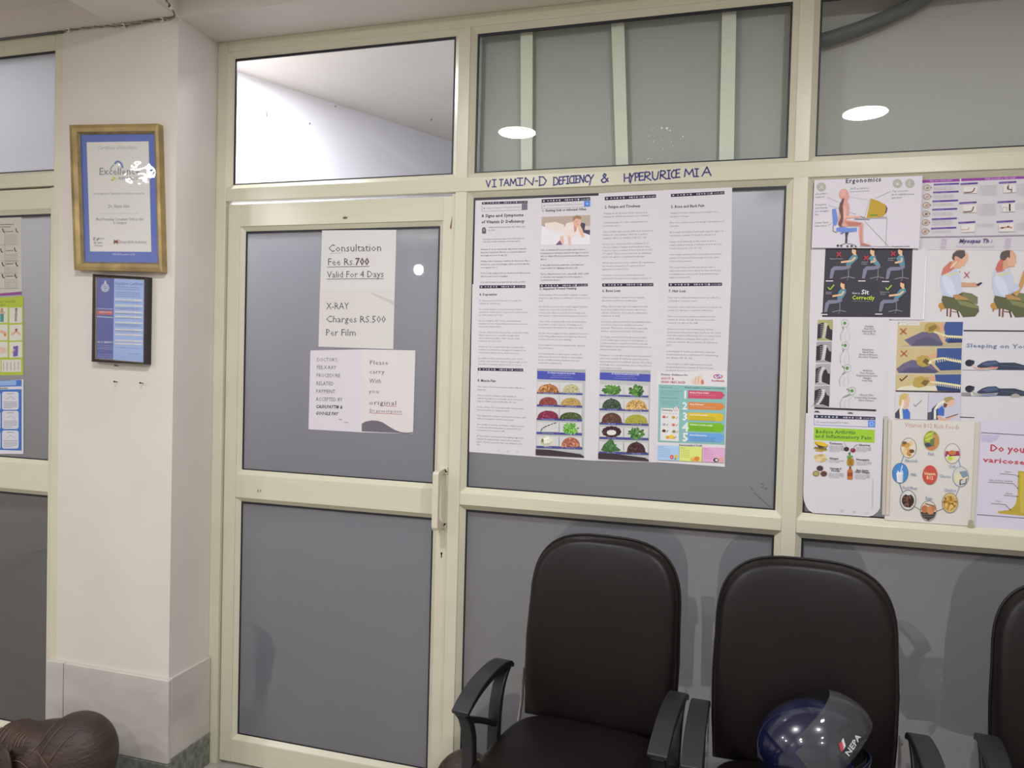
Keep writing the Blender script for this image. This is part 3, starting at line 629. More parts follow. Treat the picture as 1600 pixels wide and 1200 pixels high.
S.E(1100, 584, 15, 12, 'd29a3a', 12).E(1132, 580, 22, 16, 'e0c23e', 14).E(1150, 590, 9, 8, 'd6b13a', 10).L([(1156, 582), (1162, 588), (1170, 574)], 3, '4a4a52')
S.part('purine_table').T('Purine Levels in Foods', 1192, 652, 12, '4a4a4e', 1378, 656, bold=True).Q([(1020, 646), (1194, 656), (1192, 774), (1018, 766)], 'a9c3e4').Q([(1196, 656), (1378, 664), (1374, 782), (1194, 774)], 'd4dc7c').Q([(1382, 664), (1560, 670), (1556, 790), (1378, 782)], 'd9a6c8'); S.k += 1
for k in range(6): S.T('Low purine foods list' if k else 'Group A', 1028, 664+k*15, 7, '50688a', step=False, bold=k == 0); S.T('Moderate purine' if k else 'Group B', 1206, 674+k*14, 7, '7a7a3c', step=False, bold=k == 0); S.T('High purine foods' if k else 'Group C', 1392, 680+k*15, 7, '8a5a7c', step=False, bold=k == 0)
S.E(1134, 744, 15, 18, 'c9504a', 14).E(1134, 744, 8, 10, 'e08a80', 10).E(1168, 738, 14, 12, 'd8b83a').E(1162, 758, 8, 9, '6a9a4a').E(1305, 760, 22, 15, 'd9a04a').E(1336, 758, 22, 20, 'd88a34').E(1300, 754, 12, 10, 'e6bd72').E(1490, 768, 22, 17, '4a3036').E(1494, 768, 12, 10, 'd8d2c8').E(1530, 764, 17, 18, 'd9a48a'); S.flush()

# ---------------------------------------------------------------- posters on the right pane
def poster(name, label, cat, quad, order, crop, paper='d0ccd0', Y=None):
    return Sheet(name, label, cat, quad, (PY if Y is None else Y)-order*0.0008, crop, paper)
SK, SKD = 'd39a90', 'b9786e'
S = poster('health_poster', 'white poster headed Ergonomics with a seated figure at a yellow monitor', 'poster', [(1272.5, 280), (1441.7, 273), (1436, 388), (1268, 387)], 6, (1260, 270, 8.42), 'd2ccd4', Y=0.0150)
S.part('heading').T('Ergonomics', 514, 136, 58, '45424a', 990, 112, bold=True, track=0.06)
for cx, cy in ((196, 188), (1198, 142), (1362, 140)): S.part('round_button').E(cx, cy, 62, 60, 'a8aaa0', 24)
S.part('button_mark').L([(172, 164), (220, 212)], 6, 'cfd0c8').L([(172, 212), (220, 164)], 6, 'cfd0c8'); S.part('button_mark').ring(1198, 142, 32, 20, 5, 'cfd0c8').E(1198, 146, 12, 11, 'd8d8d2'); S.part('button_mark').L([(1362, 108), (1362, 172)], 7, 'cfd0c8').L([(1344, 112), (1344, 168)], 4, 'cfd0c8')
S.k += 1
for t, x, y, x2, y2 in (('Shoulders', 118, 292, 275, 280), ('relaxed', 118, 332, 232, 324), ('Forearms', 112, 434, 262, 424), ('and hands', 112, 476, 275, 468), ('in a straight', 110, 518, 290, 512), ('line', 108, 560, 160, 558), ('Lower back', 108, 668, 285, 662), ('supported', 104, 708, 262, 706), ('40-75 cm (18-30 in.)', 578, 222, 825, 214), ('Top of screen', 1125, 254, 1335, 246), ('at or slightly below', 1118, 296, 1418, 290), ('eye level', 1116, 340, 1250, 336), ('Document holder', 1120, 978, 1360, 976)):
    S.part('caption_text').T(t, x, y, 24, '77747a', x2, y2, ital=0.2, step=False)
S.part('guide_line').L([(570, 250), (830, 238)], 5, '8c8a90'); S.part('guide_line').L([(560, 318), (800, 355)], 3, 'a5a2a8'); S.part('guide_line').L([(272, 318), (420, 388)], 4, '8c8a90'); S.part('guide_line').L([(290, 430), (420, 468)], 4, '8c8a90'); S.part('guide_line').L([(290, 692), (350, 650)], 4, '8c8a90'); S.part('guide_line').L([(905, 336), (1110, 244)], 4, '8c8a90'); S.part('guide_line').L([(570, 520), (650, 545)], 4, '8c8a90'); S.part('guide_line').L([(765, 635), (1080, 965)], 5, '8a888e')
S.part('desk_drawing').L([(635, 612), (830, 616)], 9, '77757a').L([(760, 590), (1060, 582)], 5, '77757a').L([(630, 605), (1062, 598), (1042, 968)], 4, '77757a').L([(700, 968), (1360, 972)], 5, '8c8a90').L([(712, 575), (770, 592)], 9, '6a6870')
S.part('monitor_drawing').Q([(845, 335), (950, 370), (1040, 420), (1068, 470), (1058, 520), (1010, 570), (930, 588), (790, 592), (815, 470)], 'bb983c').Q([(1045, 425), (1068, 470), (1050, 525), (1030, 540), (1046, 480)], '55505a').Q([(845, 335), (835, 340), (768, 590), (790, 592)], 'dad6da').Q([(836, 548), (942, 545), (940, 565), (836, 570)], '6f8a34').L([(768, 590), (836, 340)], 4, '77757a')
S.part('chair_drawing').Q([(338, 485), (350, 474), (388, 474), (408, 580), (412, 620), (392, 692), (352, 692), (345, 600)], '6f88cc').Q([(395, 722), (480, 712), (560, 728), (662, 722), (664, 770), (560, 782), (470, 780), (392, 770)], '7089cf').L([(352, 690), (350, 768), (400, 785)], 9, '77706f').Q([(438, 800), (480, 782), (500, 785), (470, 806)], '5a6aa0').Q([(508, 782), (556, 780), (540, 840), (536, 925), (510, 925), (514, 840)], '4a464c').L([(420, 962), (520, 925), (640, 950)], 8, '8a888c').E(412, 958, 14, 18, '4f4a50').E(460, 962, 12, 16, '5a565c').E(540, 966, 14, 14, '4f4a50').E(596, 964, 16, 14, '4f4a50').E(648, 968, 14, 12, '5a565c')
S.part('figure_drawing')
S.Q([(470, 340), (545, 340), (540, 380), (565, 440), (560, 540), (520, 585), (530, 620), (650, 640), (735, 655), (748, 680), (745, 760), (745, 925), (850, 950), (840, 962), (712, 955), (690, 800), (695, 705), (560, 705), (440, 712), (412, 670), (425, 560), (430, 430), (455, 380)], SK)
S.E(492, 280, 62, 70, SK).Q([(540, 270), (562, 300), (550, 345), (500, 340)], SK).Q([(480, 335), (500, 340), (478, 440), (485, 560), (482, 640), (460, 690), (478, 705), (440, 712), (420, 680), (430, 640), (455, 580), (428, 480), (440, 400)], '6f4f50').Q([(500, 440), (520, 450), (520, 560), (660, 570), (700, 558), (716, 580), (670, 592), (520, 598), (488, 590)], 'dfaea2').Q([(500, 640), (640, 650), (720, 660), (715, 690), (560, 700)], SKD).E(480, 262, 40, 48, 'dba69b').L([(720, 700), (722, 920)], 8, SKD).Q([(715, 925), (760, 925), (845, 958), (712, 955)], SKD); S.flush()

S = poster('exercise_poster', 'purple and white exercise poster with the lettering Myospas Th along its foot', 'poster', [(1441, 279), (1600, 272.5), (1662, 270), (1662, 392), (1436.5, 390)], 3, (1430, 270, 9.23), 'c9c4c8')
PU, PUD = '8a3f96', '5c4090'
S.part('heading').Q([(104, 104), (642, 84), (642, 124), (102, 146)], PU).Q([(664, 82), (2100, 28), (2100, 64), (664, 122)], PU).T('Take care of your spine', 205, 128, 22, 'c99fce', 535, 112, bold=True).T('Help yourself to this relief', 1010, 98, 22, 'c99fce', 1440, 82, bold=True)
for (x, y, x2, t) in ((268, 168, 635, 'Lift by bending knees'), (258, 282, 626, 'Sleep on a firm bed'), (250, 410, 618, 'Sit upright'), (246, 530, 608, 'Avoid slouching'), (240, 668, 600, 'Do not bend'), (230, 802, 594, 'Use proper footwear'), (655, 160, 904, 'Pelvic tilt'), (638, 436, 886, 'Hamstring stretch'), (622, 720, 866, 'Leg raise'), (1210, 142, 1460, 'Neck bends'), (1188, 422, 1440, 'Back stretch'), (1174, 706, 1410, 'Cat stretch')):
    S.part('caption_bar').Q([(x, y-10), (x2, y-24), (x2, y), (x, y+16)], PUD).T(t, x+12, y+9, 15, 'b5a4cc', step=True)
for k, (x, y) in enumerate(((176, 215), (172, 342), (164, 466), (158, 590), (152, 715), (146, 842))):
    S.part('round_icon').ring(x, y, 52, 44, 7, 'ab8c74').Q([(x+50, y-12), (x+66, y), (x+50, y+12)], '7a5a50'); S.E(x+2, y+2, 22, 18, ('a89078', 'c4a488', 'c09a62', '8d6a5c', 'a98a66', 'b08a54')[k], 12).L([(x-25, y+16), (x+28, y-14)], 5, '8d7464')
for k, (x0, y0, x1, y1) in enumerate(((694, 200, 900, 300), (682, 470, 884, 578), (664, 752, 860, 860), (1270, 168, 1450, 290), (1240, 450, 1440, 566), (1205, 740, 1425, 852))):
    S.part('exercise_picture').Q([(x0, y0), (x1, y0-8), (x1, y1-8), (x0, y1)], 'd6d0cc')
    m = '6a4a44' if k in (0, 1, 3, 5) else '3f3638'
    if k < 2: S.L([(x0+10, y1-12), (x0+110, y1-20), (x0+140, y1-30), (x1-40, y0+15)], 16, m).E(x0+18, y1-20, 12, 10, 'b98a78')
    elif k == 2: S.L([(x0+10, y1-35), (x0+105, y1-42), (x0+108, y0+30)], 12, 'b99a78').E(x0+16, y1-40, 9, 8, 'b98a78')
    elif k == 3: S.L([(1340, 190), (1335, 235)], 26, m).L([(1330, 238), (1392, 242), (1390, 280)], 14, m).E(1346, 180, 11, 12, 'b98a78').L([(1368, 250), (1368, 285)], 4, '77706f').L([(1398, 200), (1395, 285)], 4, '77706f')
    elif k == 4: S.L([(1258, 550), (1265, 500), (1320, 498), (1325, 552)], 6, '8a8486').L([(1365, 448), (1362, 510), (1366, 550)], 24, '2f2a30')
    else: S.L([(1225, 800), (1290, 790), (1345, 780), (1400, 795)], 20, 'b07a6a').E(1258, 794, 22, 12, m).E(1340, 778, 14, 16, m)
S.k += 1
for x, y, n in ((268, 212, 3), (266, 330, 3), (260, 452, 2), (255, 578, 3), (250, 692, 4), (240, 845, 2)):
    S.part('body_text')
    for k in range(n): S.T('Keep your back straight at all times', x, y+k*20, 12, '9a949c', step=False)
for x, y, n in ((935, 190, 8), (915, 460, 9), (895, 748, 3), (1475, 170, 9), (1478, 450, 5), (1465, 730, 6)):
    S.part('body_text')
    for k in range(n): S.T('Lie on your back and bend knees', x, y+k*20-(4 if k else 0), 11, '98929a', step=False, M=None)
S.part('footer').L([(80, 925), (640, 918), (1570, 900), (2100, 892)], 10, '8a7c98').T('Myospas Th :', 632, 1008, 52, '57407e', 1112, 1004, bold=True, ital=0.22).T('From Tension to Relief - Thiocolchicoside', 596, 1072, 24, 'a893b4', 1140, 1072, ital=0.15)
for k in range(7):
    S.L([(380-k*3, 952+k*22), (465-k*3, 950+k*22)], 5, 'bba3cc').L([(1300-k*3, 944+k*22), (1392-k*3, 942+k*22)], 5, 'bba3cc')
S.flush()

S = poster('posture_poster', 'sheet with dark picture of five seated people captioned How to Sit Correctly', 'poster', [(1268, 386.5), (1447, 388), (1443, 501), (1264.5, 500)], 4, (1260, 380, 8.89))
DK = '3f3c45'
S.part('picture_background').Q([(265, 74), (1476, 74), (1441, 1030), (220, 1024)], DK)
def sitter(x, y, lean, sc=1.0, legx=0, slump=0):
    """side view of a person in a desk chair facing left; (x, y) is the hip"""
    S.part('figure')
    f = lambda a, b_: (x+a*sc, y+b_*sc)
    S.L([f(10, 30), f(10, 170)], 14, '77757c').L([f(-100, 150+40), f(10, 165), f(95, 185)], 11, '8a888f').L([f(12, 165), f(-10, 215)], 11, '77757c').L([f(-70, 28), f(60, 34)], 12, '57555e')
    hx, hy = lean, -210+slump
    S.Q([f(-30, 20), f(-190+legx, 20), f(-235+legx, 60), f(-255+legx, 190), f(-215+legx, 195), f(-180+legx, 75), f(-40, 68), f(40, 40), f(40, -10), f(-10, -15)], '7d7d92')
    S.Q([f(-290+legx, 200), f(-215+legx, 188), f(-205+legx, 222), f(-300+legx, 222)], '3a3236').L([f(-305+legx, 224), f(-205+legx, 224)], 14, 'd9d6da')
    S.Q([f(-30, 0), f(hx-70, hy+110), f(hx-30, hy+70), f(hx+30, hy+75), f(hx+40, hy+120), f(45, 0)], '5a8da0')
    S.L([f(hx+5, hy+105), f(hx*0.5+5, -55), f(-95, -35)], 26, 'dcb491').Q([f(hx-20, hy+75), f(hx-22, hy+30), f(hx+18, hy+30), f(hx+18, hy+78)], 'dcb491')
    S.E(*f(hx-12, hy+18), 33*sc, 45*sc, 'dcb491').Q([f(hx-30, hy-28), f(hx+5, hy-38), f(hx+38, hy-8), f(hx+34, hy+45), f(hx+14, hy+62), f(hx+14, hy+5), f(hx-26, hy-8)], '46333a')
sitter(575, 300, 100, 1.0); sitter(985, 300, -55, 1.0, 40, 12); sitter(1325, 308, -8, 1.0, 30)
sitter(455, 770, 62, 0.98, 40); sitter(1240, 765, 108, 0.98, 15)
for x, y in ((452, 155), (830, 205), (1205, 145)): S.part('mark').L([(x-30, y-30), (x+30, y+30)], 18, 'b04048').L([(x-30, y+30), (x+30, y-30)], 18, 'b04048')
for x, y in ((335, 612), (1135, 615)): S.part('mark').L([(x-35, y), (x-8, y+34), (x+50, y-34)], 18, '93bb4a')
for t, x, y, x2, y2 in (('Slumped Posture', 322, 226, 505, 224), ('Curved', 765, 270, 855, 268), ('Posture', 765, 296, 845, 295), ('Upright 90', 1135, 220, 1240, 218), ('Posture', 1132, 246, 1215, 246), ('Relaxed', 275, 690, 350, 690), ('Posture', 270, 712, 350, 712), ('Relaxed 110', 1025, 690, 1150, 688), ('Posture', 1025, 716, 1105, 716)): S.part('caption_text').T(t, x, y, 20, 'b6b3ba', x2, y2, step=False)
S.part('heading').T('How to', 636, 706, 26, 'c8c5cc', 745, 708, bold=True).T('Sit', 762, 708, 62, 'd8d5dc', 865, 712, bold=True).T('Correctly', 632, 780, 54, 'b9cc4a', 945, 786, bold=True).T('for better spine and neck health', 636, 808, 13, 'a5a2aa', 880, 812); S.flush()

S = poster('posture_poster', 'white sheet with two seated men in blue shirts, one looking at a phone', 'poster', [(1446.5, 387), (1662, 388), (1662, 502), (1442, 500.5)], 2, (1430, 370, 8.571), 'd0ccce')
def man(dx, up):
    S.part('figure'); f = lambda a, b_: (a+dx, b_)
    S.L([f(430, 960), f(428, 1065)], 20, '6b4438').L([f(478, 960), f(470, 1075)], 22, '7a4f40').L([f(560, 975), f(588, 1078)], 20, '5c3a32').L([f(490, 1000), f(570, 1010)], 10, '5c3a32').E(*f(370, 925), 62, 48, 'b98a4a').L([f(350, 960), f(342, 1000)], 18, '9a7040')
    S.Q([f(365, 790), f(520, 800), f(640, 740), f(760, 760), f(838, 810), f(835, 905), f(780, 890), f(850, 930), f(855, 1000), f(800, 1070), f(640, 1078), f(590, 1000), f(480, 960), f(400, 960), f(350, 850)], '5e6147').Q([f(640, 740), f(770, 765), f(836, 815), f(830, 905), f(760, 880), f(640, 830)], '74775a').Q([f(560, 850), f(700, 870), f(830, 920), f(850, 960), f(760, 950), f(600, 910)], '7d8258')
    S.Q([f(372, 420), f(330, 540), f(332, 660), f(365, 785), f(500, 812), f(560, 760), f(640, 740), f(622, 640), f(605, 540), f(560, 440), f(480, 380)], 'bcc3d4').Q([f(380, 500), f(360, 600), f(430, 760), f(500, 800), f(550, 760), f(520, 640), f(470, 560)], 'c8cfde')
    S.Q([f(500, 780), f(560, 770), f(700, 820), f(720, 850), f(640, 845), f(540, 840)], 'b08a5c')
    S.k += 1
    for k in range(6): S.L([f(395+k*20, 500-k*3), f(470+k*22, 535-k*12)], 9, 'd8c9a2', step=False)
    S.L([f(380, 520), f(440, 440), f(540, 400)], 14, 'd9cbab')
    if up:
        hx, hy = 590, 290
        S.Q([f(372, 430), f(410, 340), f(460, 280), f(540, 290), f(545, 400), f(480, 460), f(400, 480)], 'c06e64')
        S.Q([f(490, 300), f(520, 250), f(600, 225), f(600, 385), f(530, 420), f(470, 450)], 'cf9d80')
        S.E(*f(545, 285), 105, 112, 'c99a80').Q([f(560, 190), f(610, 215), f(640, 300), f(655, 335), f(635, 350), f(630, 395), f(590, 402), f(540, 380), f(520, 280)], 'd5a78c').Q([f(435, 260), f(455, 205), f(520, 180), f(570, 182), f(570, 290), f(540, 270), f(500, 315), f(450, 330)], '5c5352').Q([f(450, 300), f(480, 320), f(470, 420), f(430, 440), f(420, 360)], 'bf6a62')
        S.L([f(640, 780), f(720, 640), f(780, 460)], 60, 'bf9560').Q([f(620, 620), f(680, 640), f(700, 700), f(640, 740)], 'bcc3d4')
    else:
        S.Q([f(345, 520), f(372, 420), f(470, 330), f(560, 320), f(560, 400), f(480, 460), f(400, 500)], 'c4766a').Q([f(500, 330), f(620, 280), f(640, 380), f(590, 425), f(540, 420), f(480, 400)], 'd2a184')
        S.E(*f(600, 270), 108, 100, 'c99a80').Q([f(660, 200), f(705, 240), f(708, 300), f(680, 345), f(662, 390), f(630, 388), f(596, 425), f(560, 380), f(600, 300)], 'd5a78c').Q([f(492, 290), f(505, 230), f(560, 184), f(660, 180), f(672, 250), f(620, 300), f(560, 260), f(520, 320)], '57504f').L([f(470, 420), f(560, 330)], 16, 'e0cfae').E(*f(545, 285), 20, 26, 'cf9d80')
        S.Q([f(615, 610), f(740, 618), f(800, 612), f(850, 640), f(830, 672), f(760, 672), f(620, 672)], 'c79a80').Q([f(812, 640), f(885, 605), f(900, 622), f(845, 662)], '3c3a48').E(*f(598, 468), 8, 8, '6a6468', 8)
man(0, False); man(700, True)
S.part('mark').L([(660, 472), (722, 548)], 10, 'a8484e').L([(730, 465), (655, 550)], 10, 'a8484e')
S.part('sheet_edge').Q([(143, 255), (152, 255), (118, 1102), (104, 1102)], 'ececec'); S.flush()

S = poster('spine_chart', 'white sheet with four neck x-rays beside outline figures and printed complaints', 'poster', [(1264.5, 498.5), (1389.5, 499), (1385, 655), (1262, 652)], 5, (1260, 490, 7.06))
for k, (x0, y0, x1, y1, tint) in enumerate(((126, 70, 292, 298, 'a8a272'), (112, 312, 280, 540, '9c989c'), (104, 556, 266, 786, 'a8a4a6'), (92, 800, 258, 1028, 'a09da0'))):
    S.part('x_ray_picture').Q([(x0, y0), (x1, y0-2), (x1-8, y1), (x0-8, y1)], '37333a')
    w = x1-x0; h = y1-y0
    S.Q([(x0, y0), (x1, y0), (x1, y0+h*.2), (x0+w*.6, y0+h*.28), (x0+w*.35, y0+h*.12), (x0, y0+h*.22)], tint)
    S.Q([(x1-w*.35, y0+h*.1), (x1, y0+h*.15), (x1, y0+h*.5), (x1-w*.2, y0+h*.42)], tint); S.k += 1
    for j in range(9):
        t = j/8; bx = (.52, .56, .5-.12*math.sin(t*3), .58-.5*t*t)[k]
        S.E(x0+w*(bx-.02*j*(k != 3)), y0+h*(.2+.75*t), w*.14, h*.05, 'c9c5b0' if k == 0 else 'cfcccc', 10, step=False)
        S.L([(x0+w*(bx-.05), y0+h*(.2+.72*t)), (x0+w*(bx-.34), y0+h*(.24+.72*t))], h*.025, 'a29e8a' if k == 0 else 'aaa7a8', step=False)
    S.Q([(x0-8, y1), (x1-8, y1), (x0+w*.5, y1-h*.12), (x0, y1-h*.1)], tint)
GR = '5f8a52'
for k, (hx, hy, bx) in enumerate(((425, 105, 425), (430, 350, 420), (452, 600, 412), (505, 850, 420))):
    S.part('outline_figure').ring(hx, hy, 42, 44, 4, 'a5aea0').E(hx-2, hy, 17, 17, GR)
    S.L([(hx-10, hy+45), (bx-20, hy+75), (bx-50, hy+130), (bx-42, hy+200)], 5, '9aa394').L([(hx+20, hy+42), (bx+45, hy+100), (bx+52, hy+150), (bx+45, hy+195)], 3, 'b4b9b0').L([(bx+15, hy+90), (bx-5, hy+150), (bx+10, hy+198)], 3, 'b4b9b0').L([(hx-30, hy+40), (bx-15, hy+72)], 7, GR)
    if k: S.E(hx-34, hy-4, 8, 8, GR, 10)
    if k > 1: S.E(hx-52, hy-16, 8, 8, GR, 10)
S.k += 1
for t, x, y in (('Healthy', 692, 148), ('Pain Free', 692, 175), ('Physically Fit', 690, 202), ('Stress Free', 692, 230), ('Headaches', 680, 405), ('Neck Pain', 680, 432), ('Strained Muscles', 680, 460), ('Shoulder Tension', 680, 488), ('Arthritis', 674, 636), ('Disc Disease', 672, 664), ('Degenerated Joints', 668, 692), ('Fatigue', 670, 719), ('Joint Pain', 670, 747), ('Chronic Pain', 660, 906), ('Irreversible Damage', 652, 936), ('Spine Disease', 658, 964)): S.part('caption_text').T(t, x, y, 19, '5c5a60', align='C', ital=0.12, step=False)
S.part('black_line'); S.part('black_line').Q([(90, 1032), (770, 1058), (768, 1075), (88, 1049)], '322e3a'); S.part('black_line').Q([(85, 1086), (100, 1072), (130, 1074), (150, 1090)], '4a454c'); S.part('black_line').Q([(452, 1100), (470, 1088), (500, 1090), (520, 1104)], '4a454c'); S.flush()

S = poster('sleep_posture_poster', 'sheet of photo panels with a blonde head on a blue pillow, crosses and ticks', 'poster', [(1389, 499), (1506, 500), (1499.5, 662), (1384.5, 656)], 4, (1390, 490, 7.057), 'd3ced2')
TAN, BLU, PIL, HAIR, BONE = 'c4b285', '42588e', '6a647e', 'b39a54', 'd9cfa0'
S.part('panel').Q([(92, 90), (810, 90), (800, 330), (795, 372), (80, 372)], TAN).Q([(105, 95), (335, 95), (330, 128), (100, 128)], 'd8d4d0').T('SpineUniverse', 180, 118, 16, '8a8480', 320, 118).T('87', 95, 114, 14, '6a6468').ring(152, 106, 14, 16, 3, '9aa898')
S.Q([(115, 366), (240, 330), (795, 330), (795, 372)], 'b0a688').Q([(160, 292), (360, 200), (520, 212), (590, 330), (580, 356), (240, 356)], PIL).Q([(240, 356), (300, 290), (420, 250), (590, 330), (580, 356)], '5d5872').Q([(620, 92), (810, 92), (800, 320), (640, 325), (600, 290), (610, 200), (590, 160)], BLU).Q([(660, 265), (800, 268), (800, 320), (640, 325)], '34426e').Q([(540, 110), (600, 100), (600, 190), (550, 210)], 'cf9f84').Q([(500, 200), (560, 250), (620, 270), (610, 310), (580, 290)], 'cfa58c').Q([(384, 160), (395, 115), (440, 100), (510, 108), (545, 140), (560, 180), (500, 210), (430, 212), (385, 190)], HAIR).Q([(430, 150), (500, 120), (530, 150), (480, 190), (430, 200)], '8a7440').L([(490, 200), (560, 225), (640, 250), (805, 258)], 22, BONE)
S.k += 1
for k in range(9): S.L([(590+k*24, 236+k*1.5), (600+k*24, 272+k)], 7, 'e3dab4', step=False)
S.part('panel').Q([(80, 376), (796, 376), (788, 664), (70, 656)], TAN).Q([(480, 630), (790, 628), (788, 664), (70, 656)], 'aea488').Q([(75, 608), (150, 550), (240, 510), (420, 520), (545, 640), (500, 656), (100, 654)], PIL).Q([(100, 654), (200, 600), (400, 590), (545, 640), (500, 656)], '575270').Q([(525, 382), (796, 380), (788, 620), (560, 628), (500, 560), (520, 470)], BLU).Q([(500, 560), (600, 520), (788, 545), (788, 622), (560, 628)], '38507e').Q([(410, 460), (520, 435), (520, 480), (430, 500)], 'cf9f84').Q([(290, 520), (305, 480), (360, 455), (420, 470), (470, 530), (440, 570), (370, 590), (310, 565)], HAIR).Q([(360, 530), (400, 490), (450, 530), (420, 570)], '6f5a38').Q([(445, 510), (470, 530), (460, 555), (420, 550)], 'e0d6b8').Q([(470, 570), (520, 585), (560, 640), (530, 630)], 'cfa58c').L([(465, 520), (520, 500), (590, 490), (680, 515), (790, 530)], 20, BONE)
S.k += 1
for k in range(11): S.L([(525+k*25, 478+abs(k-4)*5), (535+k*25, 520+abs(k-4)*5)], 8, 'e3dab4', step=False)
S.part('panel').Q([(70, 668), (788, 668), (782, 858), (66, 846)], TAN).Q([(66, 846), (120, 808), (260, 790), (520, 800), (520, 858)], 'd6d0bc').Q([(498, 672), (788, 670), (782, 858), (530, 852), (510, 800), (505, 720)], BLU).Q([(520, 800), (785, 815), (782, 858), (530, 852)], '34426e').Q([(400, 700), (500, 690), (500, 770), (430, 770)], 'cf9f84').Q([(258, 760), (275, 710), (340, 690), (420, 705), (442, 750), (400, 800), (320, 820), (260, 800)], HAIR).Q([(345, 770), (380, 730), (440, 740), (400, 800)], '77643c').L([(450, 752), (600, 770), (785, 798)], 20, BONE)
S.k += 1
for k in range(13): S.L([(515+k*21, 745+k*3), (520+k*21, 795+k*3)], 8, 'e3dab4', step=False)
S.part('panel').Q([(68, 846), (784, 858), (784, 872), (66, 858)], '332b30').Q([(64, 872), (425, 878), (415, 1170), (56, 1162)], 'cfcccf')
S.Q([(60, 1100), (110, 1040), (130, 1020), (110, 1160), (60, 1150)], '46465e').Q([(140, 1050), (200, 1050), (226, 1090), (226, 1162), (150, 1162)], '4a70c0').Q([(180, 1015), (170, 985), (210, 985), (215, 1020), (190, 1050), (160, 1060), (150, 1010)], 'd9b29c').E(185, 950, 40, 52, 'dbb49e').Q([(105, 960), (110, 900), (160, 875), (215, 890), (190, 930), (165, 960), (140, 1030), (100, 1010)], 'c9b070').L([(150, 950), (140, 1010), (118, 1060), (128, 1160)], 24, 'e2dcc8').L([(265, 1000), (285, 1024), (352, 958)], 7, '6a6468')
S.part('panel').Q([(428, 878), (782, 872), (772, 1195), (418, 1172)], 'c2c0d0').Q([(420, 1090), (470, 1080), (480, 1172), (418, 1172)], '57565e').Q([(465, 1050), (530, 990), (540, 1170), (455, 1170)], '3f4668').Q([(525, 1060), (580, 1015), (605, 1060), (600, 1130), (535, 1120)], '4668b8').Q([(520, 1125), (560, 1125), (600, 1165), (720, 1110), (750, 1120), (620, 1190), (540, 1180)], 'd3a894').E(665, 970, 52, 56, 'd9b29c').Q([(580, 970), (610, 925), (680, 912), (720, 950), (680, 950), (640, 975), (600, 990)], 'a8945e').Q([(640, 1000), (620, 1040), (590, 1030), (600, 985)], '6f4a48').L([(610, 965), (540, 1000), (500, 1060), (500, 1165)], 26, 'e2dcc8').L([(620, 1150), (755, 1108)], 8, '4a4450')
for x, y in ((152, 195), (158, 440)): S.part('mark').L([(x-34, y-32), (x+34, y+30)], 9, 'a84a44').L([(x+34, y-34), (x-36, y+32)], 9, 'a84a44')
S.part('mark').L([(112, 715), (130, 742), (195, 684)], 11, '3a3638'); S.flush()

S = poster('sleep_posture_poster', 'white sheet headed Sleeping on Your with two dark figures lying down', 'poster', [(1505, 500), (1662, 501), (1662, 666), (1499, 661)], 3, (1390, 490, 7.057), 'cdcbd0')
S.part('black_line'); S.part('black_line').Q([(808, 180), (2000, 190), (2000, 204), (808, 196)], '322c3a'); S.part('black_line').Q([(772, 1136), (935, 1143), (935, 1153), (772, 1147)], '403a44')
S.part('heading').T('Sleeping on Your Back', 845, 372, 42, '707f9a', 1800, 392, bold=True)
for dy, tint in ((0, 0), (285, 1)):
    S.part('figure')
    S.L([(800, 622+dy), (1110, 628+dy)], 6, '77757c').Q([(960, 580+dy), (1020, 540+dy), (1080, 520+dy), (1170, 515+dy), (1210, 540+dy), (1380, 540+dy), (1560, 590+dy), (1900, 640+dy), (1900, 690+dy), (1482, 625+dy), (1200, 622+dy), (1000, 612+dy)], '3d4456').Q([(1010, 560+dy), (1080, 525+dy), (1170, 518+dy), (1200, 560+dy), (1080, 580+dy)], '4d5a78').E(880, 545+dy, 48, 38, '302f3e').Q([(910, 512+dy), (938, 522+dy), (930, 560+dy), (900, 570+dy)], '3a3a4c').Q([(905, 560+dy), (950, 590+dy), (1010, 600+dy), (1200, 588+dy), (1180, 612+dy), (990, 618+dy), (930, 610+dy)], 'c9a898' if not tint else 'a9a69c')
    S.L([(1040, 560+dy), (1200, 540+dy)], 5, '66789a').L([(1230, 570+dy), (1480, 590+dy)], 6, '566078')
    if tint: S.Q([(795, 870), (890, 868), (900, 905), (790, 905)], '8f8d8c').Q([(1020, 890), (1150, 880), (1170, 912), (1010, 912)], '7d88a4').Q([(1330, 925), (1350, 892), (1390, 880), (1430, 895), (1442, 925)], 'a6a298')
    else: S.E(1140, 594, 46, 9, 'c8757a')
S.flush()

S = poster('health_poster', 'white sheet with rounded foot and green band reading Reduce Arthritis and Inflammatory Pain', 'poster', [(1259, 645.5), (1380, 649.5), (1375, 794), (1371, 800), (1364, 805.5), (1357, 807.2), (1340, 806), (1300, 803.4), (1270, 801.5), (1263.5, 797), (1259, 790), (1256, 782), (1255, 772)], 7, (1240, 640, 6.32), 'd2ced4')
S.statusbar([(202, 50), (808, 72), (808, 104), (202, 84)], '343450')
S.part('search_bar').L([(202, 88), (202, 150), (806, 175)], 5, '6a84c4').Q([(734, 106), (808, 108), (806, 176), (734, 170)], '6a8fd8').ring(770, 142, 20, 20, 5, 'a9c0ea').T('integumed.jpg (JPEG Image)', 262, 132, 17, '8a8796', 545, 138).ring(235, 124, 12, 12, 3, '8a8796')
S.part('heading').Q([(202, 174), (802, 200), (798, 328), (198, 300)], '9cc43a').T('Reduce Arthritis', 218, 232, 36, '4f7f3a', 612, 244, bold=True).T('and Inflammatory Pain', 214, 276, 34, '4f7f3a', 772, 296, bold=True)
